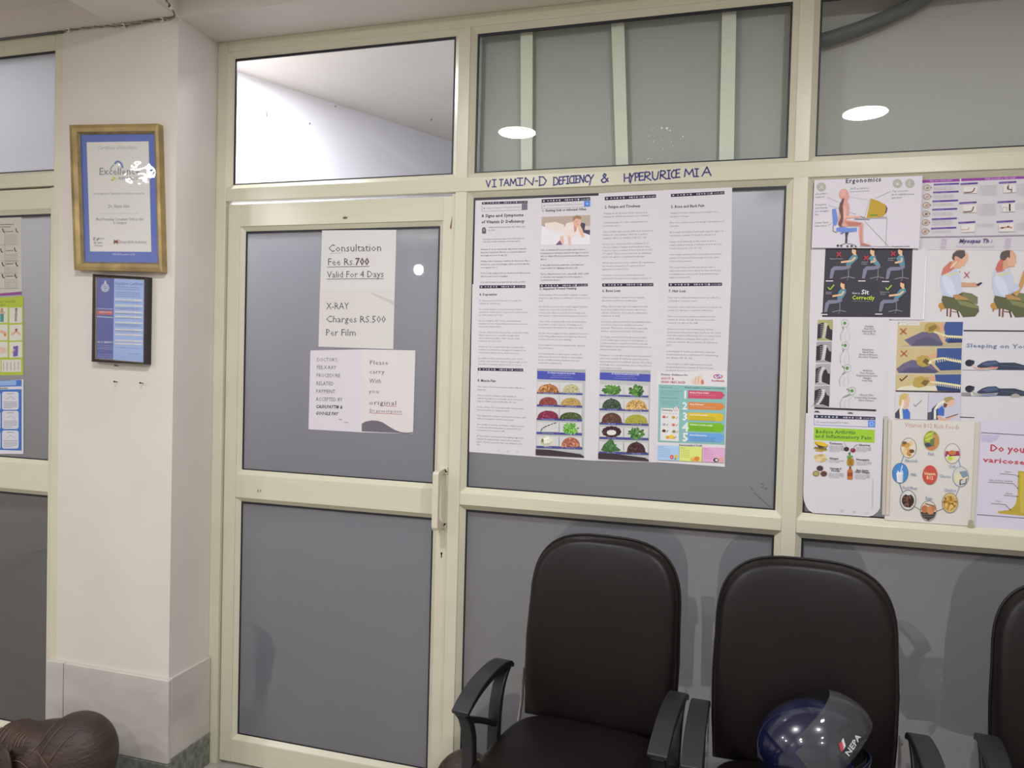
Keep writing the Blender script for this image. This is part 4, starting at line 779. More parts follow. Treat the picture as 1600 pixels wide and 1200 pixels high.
S.part('food_picture').Q([(205, 312), (290, 318), (342, 350), (320, 370), (250, 366), (210, 340)], 'd9b43a').Q([(205, 315), (240, 350), (320, 370), (342, 352), (330, 372), (250, 380)], '4a3c28').L([(200, 380), (300, 400), (330, 398)], 16, '9a8430').L([(215, 405), (290, 412)], 14, 'b89a3c').L([(210, 368), (260, 384), (325, 384)], 10, '6a5a28')
S.part('food_picture').E(235, 470, 36, 26, 'c9b483').E(280, 465, 42, 26, 'd3c298', rot=-.2).E(290, 500, 44, 18, 'c4ae74', rot=-.3).E(240, 498, 34, 16, 'd6c8a0').E(270, 452, 28, 14, 'b9a26a')
S.part('food_picture').E(260, 580, 34, 28, '6a4a42').E(260, 580, 26, 20, '453a40').E(222, 632, 34, 28, '8a6a44').E(222, 632, 26, 20, 'a0a35c').E(298, 634, 34, 28, '7a5a4c').E(298, 634, 26, 20, '5c3f3a')
S.part('food_picture').E(522, 390, 26, 22, '47303a').E(586, 402, 26, 22, '8a2f48').E(580, 396, 9, 7, 'b05a70').L([(592, 382), (608, 355), (632, 345)], 4, '5a5a44').L([(522, 370), (500, 322)], 3, '8a8680')
S.part('food_picture').E(562, 516, 38, 44, 'b9923c').leaves(562, 455, 28, ['5f8a44', '4a7038', '7aa05a'], 14, 14, 1.0)
for k in range(5): S.L([(530+k*8, 490), (560+k*8, 552)], 3, '8a6a2c').L([(592-k*8, 490), (562-k*8, 552)], 3, '8a6a2c')
S.part('food_picture').Q([(545, 585), (572, 586), (584, 610), (582, 690), (530, 688), (530, 608)], 'b8703c').Q([(551, 566), (567, 566), (569, 588), (548, 588)], '8a5a3a').Q([(532, 620), (583, 622), (582, 660), (531, 658)], '9a4a34').E(559, 570, 9, 8, '4a3a34')
S.k += 1
for t, x, y, x2, y2 in (('Turmeric', 352, 340, 484, 346), ('Cherries', 640, 356, 758, 360), ('Ginger', 352, 488, 445, 492), ('Pineapple', 618, 500, 748, 504), ('Omega-3', 356, 588, 474, 592), ('Foods', 374, 610, 456, 614), ('Raw Apple', 620, 606, 740, 610), ('Cider Vinegar', 602, 622, 754, 630)): S.part('caption_text').T(t, x, y, 17, '4a484e', x2, y2, bold=True, step=False)
for x, y, n in ((350, 362, 5), (616, 374, 4), (346, 506, 2), (616, 520, 3), (344, 632, 4), (602, 645, 4)):
    S.part('body_text')
    for k in range(n): S.T('reduces joint swelling', x, y+k*13, 10, '77747a', x2=x+(150 if k < n-1 else 105), y2=y+k*13+4, step=False)
S.part('fold_line').L([(782, 690), (778, 980)], 4, 'b3afb6')
S.part('screen_buttons'); S.part('screen_buttons').L([(236, 985), (242, 995)], 3, 'a7a4aa'); S.part('screen_buttons').ring(475, 1000, 15, 13, 3, 'a7a4aa'); S.part('screen_buttons').ring(598, 1010, 14, 12, 3, 'a7a4aa'); S.part('screen_buttons').L([(708, 1010), (740, 1012)], 3, 'a7a4aa'); S.part('screen_buttons').L([(708, 1028), (740, 1030)], 3, 'a7a4aa'); S.flush()

S = poster('health_poster', 'cream poster headed Vitamin B12 Rich Foods with a ring of food pictures', 'poster', [(1388, 655.5), (1531, 658.5), (1523.5, 822.5), (1382, 812.5)], 8, (1370, 640, 6.0), 'd3cec8')
S.part('heading').T('Vitamin B12 Rich Foods', 262, 162, 40, 'b98a72', 775, 186)
S.part('link_line').L([(252, 435), (228, 502)], 8, '5a88c0'); S.part('link_line').L([(765, 465), (785, 535)], 8, '5a88c0'); S.part('link_line').L([(775, 728), (742, 808)], 7, '6a7a88'); S.part('link_line').L([(210, 685), (242, 775)], 8, '5a6a78'); S.part('link_line').L([(345, 905), (412, 942)], 8, '8a7a70'); S.part('link_line').L([(556, 955), (625, 930)], 8, '8a7a70')
def disc(cx, cy, bg, fn, rim='8a8074'):
    S.part('food_picture').E(cx, cy, 74, 94, bg, 32); fn(cx, cy); S.ring(cx, cy, 76, 96, 6, rim)
def almonds(x, y):
    S.k += 1
    for _ in range(16): S.E(x+random.uniform(-48, 30), y+random.uniform(-50, 62), 24, 17, random.choice(['c39a5c', 'd3b074', 'b0853f', 'dcc08c']), 10, random.uniform(0, 3), step=False); S.k += .1
    S.E(x-38, y-48, 22, 14, '7a5a34').E(x+30, y+30, 24, 18, '6f4a28')
def fair(x, y): S.E(x-15, y-25, 46, 52, 'a9b54a').E(x+38, y, 28, 60, 'c08a5c').E(x-30, y+38, 36, 22, '4a5060').Q([(x-10, y-10), (x+30, y-30), (x+25, y+60), (x-15, y+30)], '6a7a48').Q([(x-50, y+70), (x+10, y+50), (x+55, y+60), (x+20, y+90), (x-20, y+90)], 'c47a5c').L([(x-55, y-40), (x+20, y-80)], 8, 'd0dc6a').L([(x-60, y-5), (x+10, y-30)], 8, 'cdd85a')
def crab(x, y): S.Q([(x-62, y-20), (x+62, y-25), (x+70, y+20), (x-68, y+28)], '8f2f50').E(x, y-8, 40, 22, 'c07848').E(x-50, y-5, 16, 20, 'a83c5c').E(x+50, y-5, 16, 20, 'a83c5c').E(x-20, y+46, 28, 20, 'b9cc4a').E(x+15, y+42, 20, 18, 'd3dc7c').E(x-40, y+20, 10, 10, 'd8d2d0')
def milk(x, y): S.Q([(x-36, y+5), (x+28, y-5), (x+24, y+88), (x-30, y+88)], 'd9dade').E(x-4, y+2, 32, 12, 'e4e4e8').L([(x+2, y-5), (x+20, y-75)], 9, 'c9d6e8').E(x-22, y-14, 7, 10, 'd9dfe8').E(x+18, y-16, 6, 9, 'd9dfe8').L([(x+20, y+5), (x+18, y+84)], 10, 'c2c4ca')
def cheese(x, y): S.Q([(x-55, y-20), (x-15, y-45), (x+20, y+15), (x-15, y+70), (x-55, y+40)], 'd9d0b0').Q([(x-15, y-45), (x+55, y-55), (x+70, y-5), (x+20, y+15)], '7f93a2').Q([(x-10, y+30), (x+62, y+10), (x+50, y+70), (x-12, y+80)], '4c4f62').Q([(x, y+36), (x+50, y+22), (x+44, y+60), (x+2, y+70)], 'c4c2c8').Q([(x+20, y+15), (x+70, y-5), (x+64, y+14), (x+15, y+40)], 'd3c9a8')
def chick(x, y):
    S.E(x-5, y+5, 58, 70, 'b58c44'); S.leaves(x, y, 55, ['c9a45a', '9a7030', '7f5a28', 'd9bb74'], 26, 18, 1.2)
def eggs(x, y): S.Q([(x-70, y+10), (x+70, y+10), (x+60, y+60), (x, y+92), (x-58, y+62)], '47403c').E(x-35, y-15, 32, 36, 'b5724a').E(x+20, y-5, 36, 40, 'c78a5c').E(x+50, y-25, 20, 26, 'b87850').Q([(x-30, y-72), (x+55, y-48), (x+55, y-38), (x-30, y-60)], '8a5a3c').L([(x-60, y+35), (x+62, y+35)], 5, '77706c').L([(x-52, y+55), (x+54, y+55)], 5, '77706c')
def meat(x, y): S.E(x, y+5, 58, 64, '45302c'); S.leaves(x, y+8, 50, ['5a3c34', '6f4f40', '38262a', '7a5a4a'], 26, 16, 1.1); S.E(x+5, y-62, 26, 16, 'd8d2cc')
disc(298, 360, 'd8cfc4', almonds); disc(512, 292, '8a8a4a', fair, 'b9b878'); disc(708, 412, 'd8d0cc', crab, 'a08a7c'); disc(220, 596, '4a86c8', milk, '5a6a84'); disc(786, 628, 'c9c6c2', cheese, '8a94a0'); disc(686, 874, 'c9b27c', chick); disc(484, 948, 'd0c8bc', eggs); disc(292, 848, 'c9c9c9', meat, '6a6a6e')
S.part('centre_disc').E(498, 612, 69, 90, 'c2524a', 32).T('Vitamin', 444, 612, 26, 'e3c9a4', 552, 616, bold=True).T('B12', 466, 652, 30, 'e3c9a4', 528, 656, bold=True)
S.k += 1
for t, x, y, x2, y2 in (('Almonds', 262, 490, 384, 494), ('Fish', 480, 428, 538, 430), ('Crab', 672, 542, 742, 546), ('Milk', 316, 622, 372, 624), ('Cheese', 588, 634, 692, 640), ('Chicken', 628, 766, 746, 772), ('Eggs', 456, 842, 524, 846), ('Red Meat', 242, 742, 378, 752)): S.part('caption_text').T(t, x, y, 28, '6a88b4', x2, y2, step=False)
S.part('adhesive_tape', 'yellowed strip of adhesive tape').Q([(68, 60), (104, 60), (82, 990), (48, 985)], 'bdb6a8'); S.part('adhesive_tape', 'yellowed strip of adhesive tape').Q([(108, 95), (135, 95), (112, 985), (84, 990)], 'c9c2b6'); S.part('adhesive_tape', 'yellowed strip of adhesive tape').Q([(925, 115), (965, 118), (912, 1085), (880, 1080)], 'c6c0b4'); S.part('adhesive_tape', 'yellowed strip of adhesive tape').Q([(862, 1035), (905, 1040), (912, 1108), (850, 1104)], 'a29a86'); S.flush()

S = poster('health_poster', 'pale lilac poster asking in red Do you have varicose veins beside a yellow foot', 'poster', [(1530.5, 657), (1662, 660), (1662, 840), (1523.5, 823)], 6, (1370, 640, 6.0), 'cdc8d6')
S.part('heading').T('Do you', 1058, 388, 60, 'b94a5a', 1390, 406, bold=True).T('have', 1440, 408, 60, 'b94a5a', bold=True).T('varicose veins?', 996, 490, 44, 'b94a5a', 1710, 540, bold=True)
S.part('rule_line'); S.part('rule_line').L([(980, 216), (1380, 240), (1800, 262)], 7, '5a5264'); S.part('rule_line').L([(940, 984), (1380, 1018), (1800, 1052)], 7, '6a6486'); S.part('rule_line').Q([(978, 235), (1155, 240), (1120, 290), (1050, 310), (985, 300)], 'bcb4ce')
S.part('leg_drawing').Q([(1325, 575), (1560, 590), (1570, 800), (1600, 1000), (1500, 1010), (1340, 992), (1140, 972), (1135, 955), (1250, 940), (1300, 890), (1320, 800)], 'b5a040').Q([(1350, 590), (1420, 595), (1410, 960), (1350, 975), (1340, 800)], 'c2ae4e')
S.k += 1
for t, x, y, x2, y2 in (('Surgery', 1196, 588, 1258, 592), ('Pain, itching, swelling', 1055, 668, 1272, 680), ('Edema', 1212, 794, 1275, 796), ('Ulcers', 1112, 866, 1166, 868)): S.part('caption_text').T(t, x, y, 16, '77747e', x2, y2, step=False)
S.part('guide_line').L([(1155, 600), (1295, 612), (1325, 625)], 5, '77706f'); S.part('guide_line').L([(1045, 680), (1280, 694), (1320, 735)], 5, '77706f'); S.part('guide_line').L([(1190, 804), (1312, 814)], 5, '77706f'); S.part('guide_line').L([(1070, 880), (1205, 890), (1248, 936)], 5, '77706f')
for x, y in ((1328, 627), (1322, 738), (1316, 815), (1250, 938)): S.part('line_end').E(x, y, 8, 6, '5a5250', 8)
S.flush()

# ---------------------------------------------------------------- notices on the door
DP = DY + 0.018 - 0.0006
c1 = (470, 340, 5.455)
S = poster('paper_notice', 'white door notice reading Consultation Fee Rs.700 Valid For 4 Days', 'notice', [(503.3, 360), (619.4, 359), (616.7, 454), (500, 454)], 2, c1, 'cfcbca', DP)
TX = '55525a'
S.part('text_line').T('Consultation', 232, 292, 62, TX, 690, 286); S.part('text_line').T('Fee Rs.', 226, 406, 58, TX, 460, 404).T('700', 462, 404, 58, '6c5458', 584, 404, bold=True); S.part('text_line').T('Valid For 4 Days', 222, 512, 54, TX, 708, 508)
S.part('underline').L([(246, 308), (350, 300)], 3, '8a868c'); S.part('underline').L([(224, 421), (584, 416)], 5, '55525a').L([(220, 524), (708, 520)], 5, '55525a'); S.flush()
S = poster('paper_notice', 'white door notice reading X-RAY Charges RS.500 Per Film, crease at top right', 'notice', [(500, 452.2), (616.7, 453.3), (614.5, 545.5), (497.5, 541.6)], 3, c1, 'cdc9c5', DP)
S.part('text_line').T('X-RAY', 216, 782, 56, TX, 410, 780); S.part('text_line').T('Charges RS.500', 214, 892, 56, TX, 726, 896); S.part('text_line').T('Per Film', 210, 1006, 56, TX, 472, 1008)
S.part('crease').Q([(575, 628), (610, 640), (795, 715), (795, 748), (640, 670)], 'bdb9b4'); S.flush()
c2 = (470, 530, 7.5)
S = poster('paper_notice', 'white door notice listing payment accepted by CASH, PAYTM and GOOGLE PAY', 'notice', [(485, 547.5), (569, 546), (562.8, 675.3), (482, 670.7)], 4, c2, 'cfc9d0', DP)
for t, x, y, x2, y2, bd in (("DOCTOR'S", 188, 262, 428, 262, 0), ('FEE,X-RAY', 186, 350, 414, 352, 0), ('PROCEDURE', 182, 444, 464, 448, 0), ('RELATED', 180, 538, 386, 542, 0), ('PAYMENT', 178, 630, 404, 634, 0), ('ACCEPTED BY', 176, 722, 488, 728, 0), ('CASH,PAYTM &', 174, 806, 486, 814, 1), ('GOOGLE PAY', 174, 884, 434, 892, 1)): S.part('text_line').T(t, x, y, 42 if not bd else 36, '5c5962' if not bd else '48454e', x2, y2, bold=bool(bd), ital=0.25 if bd else 0)
S.part('pen_mark').L([(446, 936), (462, 944), (482, 940)], 6, '4a4650').L([(508, 974), (552, 978)], 5, '4a4650'); S.flush()
S = poster('paper_notice', 'white door notice reading Please carry With you original Dr. prescription, dark wave at foot', 'notice', [(567.5, 546), (649, 547.5), (645.3, 678), (562.8, 675.3)], 5, c2, 'd2cccb', DP)
for t, x, y, x2, y2, h in (('Please', 806, 298, 1028, 300, 52), ('carry', 802, 402, 984, 404, 46), ('With', 802, 512, 946, 516, 50), ('you', 796, 630, 918, 634, 42), ('original', 796, 768, 1128, 774, 52)): S.part('text_line').T(t, x, y, h, '5c585e', x2, y2, track=0.04)
S.part('text_line').T('Dr.prescription', 804, 852, 34, '7a4a52', 1186, 864, track=0.05)
S.part('underline').L([(925, 776), (1125, 790)], 5, 'b04a5a'); S.part('underline').L([(804, 862), (1190, 880)], 5, 'b04a5a')
S.part('printed_wave').Q([(714, 990), (760, 965), (830, 952), (900, 956), (960, 975), (1020, 1015), (1100, 1062), (1170, 1088), (1240, 1096), (1315, 1088), (1315, 1102), (1240, 1110), (1120, 1098), (714, 1080)], '6c6670'); S.flush()

# ---------------------------------------------------------------- posters on the left door
LP = YL + 0.006 + 0.018 - 0.0006
c0 = (0, 300, 2.609)
S = poster('exercise_poster', 'grey printed exercise sheet with purple foot, uppermost on the left door', 'poster', [(-80, 345), (33.7, 338), (33.7, 460.5), (-80, 464)], 0, c0, 'bdb8ae', LP)
S.part('heading'); S.k += 1
for y in (132, 142): S.L([(-150, y+4), (44 if y > 140 else 56, y)], 3, '77726c', step=False)
for x0 in (-60, 24):
    for y in (152, 230, 284, 334):
        S.part('printed_text').L([(x0, y+10), (x0+30, y+9)], 3, '6a655f', step=False)
        for k in range(7): S.L([(x0, y+24+k*6), (x0+48, y+23+k*6)], 1.6, '928d86', step=False)
for x, y in ((14, 160), (68, 160), (6, 242), (62, 238), (12, 298), (68, 298), (12, 346), (64, 346)): S.part('exercise_drawing').L([(x-3, y-7), (x, y+2), (x+6, y+4)], 4, '47423f').E(x-3, y-9, 2.6, 3, '47423f', 8)
S.part('panel_line')
for y in (215, 280, 330, 392): S.L([(-200, y+4), (78, y)], 1.2, '9a958e')
S.L([(20, 150), (20, 395)], 1.2, '9a958e').Q([(-200, 430), (88, 406), (88, 418), (-200, 436)], '8a4a86'); S.flush()
S = poster('exercise_poster', 'lime green exercise poster with small body pictures, in the middle of the left door', 'poster', [(-80, 470), (36.4, 462.5), (36.4, 585.8), (-80, 588)], 1, c0, 'a6b440', LP)
S.part('heading').T('Exercises for better health', -130, 456, 10, '5f7a30', 64, 450).T('to reduce pain', -130, 468, 9, '5f7a30', 22, 464)
for x0, x1 in ((-35, 31), (38, 90)):
    for y0, y1 in ((470, 533), (540, 604), (610, 674)): S.part('picture_panel').Q([(x0, y0+2), (x1, y0), (x1, y1), (x0, y1+2)], 'ccc8c0')
S.part('picture_panel').Q([(6, 684), (86, 683), (86, 733), (6, 734)], 'ccc8c0'); S.part('picture_panel').Q([(-80, 686), (2, 684), (2, 734), (-80, 736)], 'ccc8c0')
S.part('body_picture').L([(8, 486), (8, 530)], 14, '4a8a84').L([(-4, 494), (22, 492)], 7, 'cfa080').E(8, 480, 6, 7, 'b98a70'); S.part('body_picture').L([(66, 482), (64, 528)], 8, '8a8682').E(66, 478, 5, 6, '77706a').L([(58, 500), (72, 500)], 4, '9a948e')
S.part('body_picture').Q([(2, 562), (18, 566), (26, 574), (14, 578), (0, 574)], 'd3a48c').E(20, 582, 5, 6, 'c9784a'); S.part('body_picture').L([(46, 582), (66, 568), (84, 582)], 8, 'cfa58c').E(66, 562, 5, 6, '8a5a4a'); S.part('body_picture').Q([(0, 630), (20, 636), (28, 650), (2, 658)], 'd3b0a4'); S.part('body_picture').Q([(54, 630), (74, 626), (72, 668), (54, 672)], '6a5aa0').L([(50, 656), (60, 640)], 6, 'c9967c')
S.k += 1
for k in range(5): S.L([(14+k*15, 692), (14+k*15, 726)], 3, 'a29d98', step=False)
S.flush()
S = poster('exercise_poster', 'blue and white poster with rounded white boxes, lowest on the left door', 'poster', [(-80, 600), (36.6, 592.8), (36.6, 709.2), (-80, 709)], 2, c0, 'ccc9d0', LP)
S.part('picture_background').Q([(-200, 776), (88, 766), (88, 792), (-200, 798)], '4670b8').Q([(-200, 808), (88, 804), (88, 1054), (-200, 1046)], '3f6cb4').Q([(-100, 774), (66, 768), (66, 788), (-100, 792)], '8aa6d4').T('Exercises', -2, 803, 7, '4a4a5a', 32, 802, bold=True)
def rbox(x0, y0, x1, y1, r, c):
    P = []
    for cx, cy, a0 in ((x1-r, y0+r, -90), (x1-r, y1-r, 0), (x0+r, y1-r, 90), (x0+r, y0+r, 180)):
        for k in range(4): a = math.radians(a0+k*30); P.append((cx+r*math.cos(a), cy+r*math.sin(a)))
    S.part('rounded_box').Q(P, c)
for y0 in (814, 892, 972): rbox(8, y0, 76, y0+74, 9, 'c9c8d2'); rbox(-66, y0+2, 2, y0+76, 9, 'c9c8d2')
S.k += 1
for y0 in (814, 892, 972):
    S.part('printed_text').L([(28, y0+8), (56, y0+8)], 2, '6a6874', step=False); S.L([(26, y0+30), (44, y0+20), (62, y0+32)], 2, '9a98a4', step=False)
    for k in range(5): S.L([(15, y0+42+k*6), (70 if k < 4 else 50, y0+42+k*6)], 2, '85838e', step=False)
S.flush()

# ---------------------------------------------------------------- pen lettering on the transom
PEN = mat('blue_marker_ink', (0.035, 0.025, 0.20), 0.5)
STROKE = {'V': [[(0, 0), (.5, 1), (1, 0)]], 'I': [[(.5, 0), (.5, 1)], [(.05, .02), (.95, 0)], [(.05, 1), (.95, .98)]], 'T': [[(0, .04), (1, 0)], [(.5, .02), (.42, 1)]], 'A': [[(0, 1), (.55, 0), (1, .95)], [(.18, .62), (.85, .58)]],
 'M': [[(0, 1), (.12, 0), (.5, .7), (.85, 0), (1, 1)]], 'N': [[(0, 1), (.1, 0), (.85, 1), (1, 0)]], '-': [[(0, .5), (1, .45)]], 'D': [[(.12, 0), (.1, 1)], [(0, .02), (.6, .05), (1, .45), (.7, .9), (0, 1)]],
 'E': [[(1, 0), (.05, .03), (0, 1), (1, .95)], [(.03, .5), (.8, .46)]], 'F': [[(1, 0), (.1, .03), (0, 1)], [(.05, .5), (.8, .46)]], 'C': [[(1, .1), (.6, 0), (.1, .35), (.1, .8), (.5, 1), (1, .88)]], 'Y': [[(0, 0), (.45, .5)], [(1, 0), (.45, .5), (.15, 1.25)]],
 '&': [[(1, .9), (.3, .25), (.45, 0), (.7, .12), (.5, .4), (.05, .75), (.25, 1), (.6, .95), (.95, .5)]], 'H': [[(0, 0), (.02, 1)], [(1, 0), (.95, 1)], [(0, .55), (1, .48)]], 'P': [[(.05, 0), (0, 1)], [(0, .03), (.8, .05), (.95, .3), (.6, .52), (.03, .55)]],
 'R': [[(.1, 0), (0, 1)], [(.05, .03), (.7, .03), (.85, .25), (.5, .5), (.05, .52), (1, 1)]], 'U': [[(0, 0), (.05, .75), (.4, 1), (.8, .85), (1, 0)]]}
LET = [('V', 80, 108, 130, 172), ('I', 118, 146, 126, 172), ('T', 165, 190, 124, 168), ('A', 194, 226, 122, 166), ('M', 234, 274, 120, 165), ('I', 276, 318, 116, 163), ('N', 326, 386, 113, 160), ('-', 394, 412, 120, 150), ('D', 418, 466, 106, 164),
 ('D', 510, 544, 110, 162), ('E', 548, 570, 108, 156), ('F', 572, 592, 106, 154), ('I', 592, 614, 104, 152), ('C', 614, 634, 102, 150), ('I', 632, 654, 101, 148), ('E', 656, 676, 100, 146), ('N', 680, 708, 98, 144), ('C', 713, 738, 97, 142), ('Y', 738, 770, 94, 148),
 ('&', 816, 864, 88, 144), ('H', 966, 1000, 88, 140), ('Y', 1000, 1030, 84, 136), ('P', 1036, 1060, 82, 134), ('E', 1062, 1092, 80, 130), ('R', 1096, 1138, 76, 130), ('U', 1146, 1186, 74, 128), ('R', 1196, 1236, 68, 122), ('I', 1238, 1264, 66, 120), ('C', 1266, 1296, 64, 116), ('E', 1298, 1324, 60, 112), ('M', 1352, 1412, 58, 108), ('I', 1416, 1444, 56, 106), ('A', 1464, 1522, 44, 104)]
b = MB()
for ch, x0, x1, y0, y1 in LET:
    for st in STROKE[ch]:
        pts = [at(740+(x0+(x1-x0)*u)/4.103, 250+(y0+(y1-y0)*v)/4.103, -0.0006) for u, v in st]
        for p, q in zip(pts, pts[1:]):
            d = (q-p).normalized(); n = Vector((-d.z, 0, d.x))*0.0021
            b.poly([p+n-d*.001, q+n+d*.001, q-n+d*.001, p-n-d*.001], PEN)
o = b.build('handwritten_heading', transom); o['label'] = 'blue pen lettering VITAMIN-D DEFICIENCY & HYPERURICEMIA'

# ================================================================ framed certificates on the pillar
GOLD = mat('worn_gold_frame_paint', (0.42, 0.30, 0.13), 0.38, var=0.35, vscale=14, metal=0.35, bump=0.15, bscale=60, detail=7)
BLACKF = mat('black_brown_frame_wood', (0.022, 0.018, 0.016), 0.4, var=0.3, vscale=20)
LIP = mat('tarnished_gold_lip', (0.33, 0.25, 0.12), 0.4, metal=0.4, var=0.3, vscale=30)
def picture_frame(name, label, outer, inner, Yf, Yb, Yp, m, liq, lipm):
    """a moulded frame: outer and inner outlines read on its front plane, sides back to the wall, a lip down to the print"""
    O = [at(x, y, Yf) for x, y in outer]; I = [at(x, y, Yf) for x, y in inner]; b = MB()
    mid = [(o*0.5+i*0.5)+Vector((0, -0.004, 0)) for o, i in zip(O, I)]
    for k in range(4):
        j = (k+1) % 4
        b.poly([O[k], O[j], mid[j], mid[k]], m); b.poly([mid[k], mid[j], I[j], I[k]], m)
        bo = lambda v: Vector((v.x, Yb, v.z))
        b.poly([O[j], O[k], bo(O[k]), bo(O[j])], m)
    b.poly([Vector((v.x, Yb, v.z)) for v in O], m)
    r = b.build(name); tag(r, label, 'framed certificate')
    c = sum(I, Vector())/4; b = MB()
    L2 = [i + (c-i)*liq for i in I]; L2 = [Vector((v.x, Yp-0.0015, v.z)) for v in L2]
    for k in range(4): b.poly([I[k], I[(k+1) % 4], L2[(k+1) % 4], L2[k]], lipm)
    b.build('inner_lip', r)
    return r, I
fr, I = picture_frame('certificate_frame', 'large gold framed certificate on a blue mount, hanging on the pillar', [(108.2, 195.2), (247, 193), (253.4, 425), (115.8, 421.7)], [(119.5, 206), (241, 204.5), (247, 413), (126.5, 411.5)], YC-0.026, YC-0.001, YC-0.013, GOLD, 0.03, LIP)
cz = (80, 180, 4.613)
S = Sheet('certificate', None, None, [(119.5, 205), (241.5, 204), (247.5, 414), (126, 412.5)], YC-0.013, cz, '5c6cae', parent=fr, tilt=-0.05)
S.part('white_panel').Q([(255, 195), (702, 188), (722, 985), (280, 982)], 'd0cdc8')
S.part('printed_text').T('Certificate of Excellence', 335, 246, 24, '9a9792', 622, 244, ital=0.25)
S.T('In recognition of Significant Contribution made by', 306, 572, 15, '6a6868', 670, 570).T('Dr. Navin Sahu', 412, 668, 22, '605e60', 566, 666).T('Most Promising Consultant Orthopedist', 322, 760, 20, '605e60', 664, 758).T('in Gurgaon', 448, 784, 20, '605e60', 544, 784).L([(350, 708), (632, 708)], 2, 'aaa8a6')
S.part('printed_text').T('SK Sahu', 304, 926, 16, '5a585a', 370, 926).T('Director', 314, 946, 14, '5a585a', 372, 946); S.part('printed_text').T('Valid till December 2018', 440, 1008, 14, 'c9cce6', 602, 1010)
S.part('signature').L([(300, 885), (318, 882), (302, 898), (320, 900)], 3, '4a484c').L([(326, 886), (332, 904), (340, 884)], 3, '4a484c').L([(345, 884), (335, 896), (352, 892), (360, 886), (368, 892), (384, 886)], 3, '4a484c')
S.part('award_emblem').T('Excellence', 342, 430, 50, '77757a', 640, 428).T('AWARDS', 482, 466, 24, '8a888c', 622, 466)
S.L([(458, 352), (470, 334), (490, 334), (508, 352), (515, 380)], 13, '6d82b0').L([(425, 395), (436, 370), (452, 356)], 9, '8fb08a').Q([(446, 440), (470, 458), (440, 470)], 'c4c24a').E(438, 468, 6, 5, '7a8a5a', 8)
S.part('academy_emblem').Q([(450, 896), (466, 904), (482, 896), (482, 930), (466, 918), (450, 930)], '7a3f3a').Q([(450, 896), (458, 900), (458, 912), (450, 908)], '4f8a4a').Q([(474, 900), (482, 896), (482, 908), (474, 912)], 'b04a3c').T('BrandsAcademy', 488, 924, 24, '9a989a', 688, 924); S.flush()
b = MB(); q = [Vector((v.x, YC-0.0155, v.z)) for v in I]
for u in range(24):
    for v in range(36):
        P = lambda a, c_: (q[0]*(1-a)+q[1]*a)*(1-c_) + (q[3]*(1-a)+q[2]*a)*c_
        b.poly([P(u/24, v/36), P((u+1)/24, v/36), P((u+1)/24, (v+1)/36), P(u/24, (v+1)/36)], PLASTIC, True)
bmesh.ops.remove_doubles(b.bm, verts=b.bm.verts, dist=1e-5); b.build('plastic_cover', fr)
fr, I = picture_frame('certificate_frame', 'small black framed blue registration certificate, under the gold frame on the pillar', [(144.7, 428), (230.5, 433.2), (228.5, 569.5), (143, 565)], [(149.4, 432.3), (225.6, 436.3), (224, 567), (148.6, 561)], YC-0.024, YC-0.001, YC-0.020, BLACKF, 0.015, LIP)
cs = (120, 420, 6.0)
S = Sheet('certificate', None, None, [(149, 432), (226, 436), (224.4, 567.5), (148.2, 561.5)], YC-0.020, cs, '3d4690', parent=fr)
S.part('pale_panel').Q([(350, 92), (630, 102), (622, 880), (340, 852)], '8fa6d4')
S.part('police_crest').E(266, 178, 38, 40, 'aab2c6', 24).ring(266, 178, 30, 32, 5, '6a76a4').E(266, 178, 15, 16, '5a669a').Q([(256, 140), (260, 118), (266, 104), (274, 118), (278, 140)], 'b4bccc').L([(255, 178), (278, 178)], 4, 'b4bccc').L([(266, 168), (266, 190)], 4, 'b4bccc')
S.part('red_panel').Q([(190, 368), (338, 374), (338, 382), (190, 376)], '8f95b8').Q([(188, 392), (338, 396), (338, 432), (188, 428)], 'a8484e').T('HARYANA POLICE', 212, 412, 13, 'd0b4b4', 325, 414, bold=True).Q([(190, 442), (338, 452), (338, 462), (190, 452)], '9aa2c2')
S.part('heading').T('Regulation Certificate', 360, 150, 30, '55608c', 622, 156)
S.part('form_box')
for y in (280, 334, 396, 440, 494, 560, 608, 664, 694): S.Q([(360, y), (616, y+8), (616, y+24), (360, y+16)], 'c4c6cc').T('As recorded in the register of the office', 368, y+13, 8, '77788a', 540, y+18)
S.part('printed_text'); S.k += 1
for y in (172, 192, 222, 240, 258, 312, 366, 378, 420, 464, 522, 536, 584, 740): S.T('Tenant and staff verification record, page of the form', 360, y, 9, '3f4a7c', 590, y+9, step=False)
S.T('Authorised signatory', 480, 796, 9, '3f4a7c', 590, 802, step=False)
for y, t in ((690, 'DIAL 100  EMERGENCY'),): S.T(t, 190, y+4, 17, 'b4bad0', 336, y+8, bold=True, step=False)
for y in (720, 738, 752): S.T('For safety of all residents please', 192, y, 9, 'a4acd0', 334, y+6, step=False)
for y in (804, 822, 838): S.T('Issued under the rules of the district office and valid for one year only', 190, y, 9, '8f9ac8', 610, y+16, step=False)
S.flush()
b = MB(); b.prism([Vector((v.x, YC-0.0225, v.z)) for v in I], (0, 0.001, 0), CLEAR); b.build('glass', fr)

